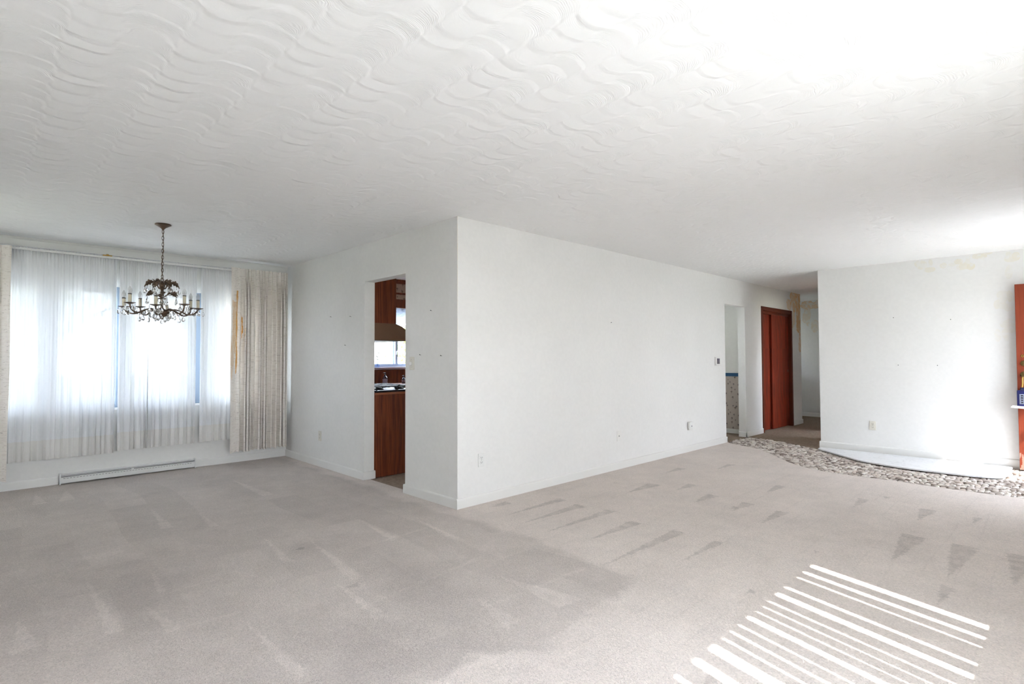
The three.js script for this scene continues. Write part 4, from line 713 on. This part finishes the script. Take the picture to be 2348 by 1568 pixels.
  obj('cloth', clothGeo({ x0: -0.62, x1: 0.72, yTop: 2.0, yBot: (s) => 1.72 + 0.055 * Math.cos(s * 6.283 * 3), z: 0.05, cols: 160, rows: 14, fold: (s, v) => [0, 0.012 * Math.sin(s * 80) * (0.4 + v), 0], uw: 4 }), phy({ map: vt, transmission: 0.4, thickness: 0, roughness: 0.9, ior: 1.05 }), va);
  obj('rod', cyl(0.007, 0.007, 1.4, 12).rotateZ(1.5708).translate(0.05, 1.99, 0.04), chrome, va);
  const bottle = (x, z, s, col, label) => {
    const b = thing('soap_bottle', label, 'bottle', [x, 0.8855, z]); b.scale.setScalar(s);
    obj('body', lathe([[0, 0], [0.032, 0], [0.034, 0.006], [0.034, 0.085], [0.028, 0.1], [0.014, 0.112], [0.012, 0.122], [0, 0.122]], 24), phy({ color: col, roughness: 0.15, clearcoat: 0.6 }), b);
    obj('paper_label', lathe([[0.0345, 0.02], [0.0345, 0.075]], 24), std({ color: 0x8d8596, roughness: 0.6 }), b);
    obj('pump', [cyl(0.013, 0.013, 0.014, 16).translate(0, 0.129, 0), cyl(0.004, 0.004, 0.02, 8).translate(0, 0.145, 0), rb(-0.03, 0.01, 0.153, 0.162, -0.007, 0.007, 0.002, 1)], blackPlastic, b);
  };
  bottle(4.095, -6.75, 1.0, 0x3a2430, 'dark pump soap bottle with a pale label on the kitchen counter');
  bottle(4.4, -6.75, 0.72, 0x1d2130, 'small dark bottle standing farther along the kitchen counter');
  const vs = thing('bud_vase', 'small clear glass vase with a dark sprig on the kitchen sill', 'vase', [4.175, 1.119, ZD + 0.01]);
  obj('glass', lathe([[0, 0], [0.026, 0.001], [0.03, 0.01], [0.03, 0.05], [0.02, 0.07], [0.016, 0.085], [0.02, 0.1]], 20), phy({ color: 0xdfeaff, transmission: 1, thickness: 0, roughness: 0.02, ior: 1.4 }), vs);
  const st = []; seed = 14; for (let i = 0; i < 3; i++) st.push(tube([[0, 0.01, 0], [0.006 * (i - 1), 0.1, 0], [0.014 * (i - 1), 0.17, 0.006], [0.02 * (i - 1) + 0.006, 0.23, 0.0]], 0.0017, 12, 5));
  const stem = obj('stem', st, std({ color: 0x2c3a1e }), vs);
  for (let i = 0; i < 14; i++) { const lf = new THREE.SphereGeometry(0.013, 8, 6).scale(1, 0.35, 0.6).rotateZ(rr(-1, 1)).rotateY(rr(0, 6)); lf.translate(rr(-0.02, 0.028), rr(0.11, 0.24), rr(-0.012, 0.012)); obj('leaf', lf, std({ color: 0x25341b, roughness: 0.6 }), stem); }
}

// ---------------------------------------------------------------- outside
{
  const lawn = bytes(256, 256, (x, y) => { const k = 0.7 + 0.5 * noise(x / 4, y / 4, 64, 64) + 0.2 * (rnd() - 0.5); return [148 * k, 148 * k, 124 * k]; });
  tag(obj('lawn', bx(-60, 70, -0.5, -0.32, -70, 50), std({ map: rep(lawn, 3, 3), roughness: 1 })), 'mown lawn around the house', 'lawn', undefined, 'structure');
  tag(obj('patio', [bx(-3, 6.6, -0.32, -0.28, -15, -7.31)], std({ color: 0xcfcbc2, roughness: 0.9 })), 'pale concrete patio behind the dining window', 'patio', undefined, 'structure');
  tag(obj('porch', [bx(5.6, 9.2, -0.32, -0.04, 0.651, 2.6)], std({ color: 0xc9c4ba, roughness: 0.9 })), 'pale concrete porch outside the entry', 'porch', undefined, 'structure');
  tag(obj('driveway', [bx(-6, 5.5, -0.32, -0.3, 3, 9)], std({ color: 0x6f6e6c, roughness: 0.9 })), 'dark asphalt drive in front of the house', 'driveway', undefined, 'structure');
  const leafGeo = (() => { const g = new THREE.BufferGeometry(); g.setAttribute('position', new THREE.Float32BufferAttribute([0, 0, 0, 0.5, 0.28, 0.08, 1, 0, 0, 0.5, -0.28, 0.08], 3)); g.setAttribute('uv', new THREE.Float32BufferAttribute([0, 0, 0.5, 1, 1, 0, 0.5, 0], 2)); g.setIndex([0, 1, 2, 0, 2, 3]); g.computeVertexNormals(); return g; })();
  const leafMat = phy({ color: 0x9aa872, transmission: 0.3, thickness: 0, roughness: 1 });
  const bark = std({ color: 0x6b5a48, roughness: 1 });
  const tree = (x, z, h, r, n, label, s) => {
    seed = s; const t = thing('garden_tree', label, 'tree', [x, -0.32, z], 0, 'trees behind the house');
    obj('trunk', [lathe([[0.16, 0], [0.12, h * 0.3], [0.07, h * 0.6], [0.02, h * 0.9]], 10), ...[0, 1, 2, 3].map((k) => tube([[0, h * (0.35 + 0.1 * k), 0], [Math.cos(k * 1.7) * r * 0.4, h * (0.48 + 0.1 * k), Math.sin(k * 1.7) * r * 0.4], [Math.cos(k * 1.7) * r * 0.8, h * (0.58 + 0.08 * k), Math.sin(k * 1.7) * r * 0.8]], 0.04, 8, 6))], bark, t);
    const m = new THREE.InstancedMesh(leafGeo, leafMat, n), q = new THREE.Object3D(), c = new THREE.Color(); m.name = 'foliage'; m.userData.kind = 'stuff';
    const lumps = []; for (let i = 0; i < 14; i++) lumps.push([rr(-0.7, 0.7) * r, h * rr(0.3, 0.92), rr(-0.7, 0.7) * r, r * rr(0.3, 0.5)]);
    for (let i = 0; i < n; i++) { const [lx, ly, lz, lr] = lumps[i % 14], a = rr(0, 6.283), b = Math.acos(rr(-1, 1)), d = lr * Math.cbrt(rnd()); q.position.set(lx + d * Math.sin(b) * Math.cos(a), ly + d * Math.cos(b), lz + d * Math.sin(b) * Math.sin(a)); q.rotation.set(rr(0, 6), rr(0, 6), rr(0, 6)); q.scale.setScalar(rr(0.1, 0.2)); q.updateMatrix(); m.setMatrixAt(i, q.matrix); m.setColorAt(i, c.setHSL(0.2 + rr(-0.03, 0.05), 0.35, rr(0.5, 0.8))); }
    m.castShadow = m.receiveShadow = true; t.add(m);
  };
  tree(8.95, -12.2, 4.4, 1.4, 2600, 'leafy garden tree seen through the kitchen window', 71);
  tree(12.6, -13.5, 5, 1.7, 2600, 'taller garden tree beside the neighbouring white house', 72);
  tree(-0.6, -15, 5, 2.0, 2200, 'garden tree standing straight out from the dining window', 73);
  tree(1.5, -21, 6, 2.4, 2200, 'large garden tree at the back of the lawn', 74);
  const hs = thing('neighbour_house', 'white house with a low roof beyond the garden', 'house', [9.2, -0.32, -18]);
  obj('wall', bx(-4, 4, 0, 2.6, -3, 3), std({ color: 0xefeeea }), hs);
  const rf = new THREE.Shape(); rf.moveTo(-3.6, 0); rf.lineTo(3.6, 0); rf.lineTo(0, 1.5); rf.closePath();
  obj('roof', new THREE.ExtrudeGeometry(rf, { depth: 8.8, bevelEnabled: false }).rotateY(Math.PI / 2).translate(-4.4, 2.6, 0), std({ color: 0x9a948c, roughness: 0.9 }), hs);
  obj('window', bx(-2.6, -1.2, 1, 2.1, 2.99, 3.03), std({ color: 0x566270, roughness: 0.2 }), hs);
}

renderer.render(scene, camera);
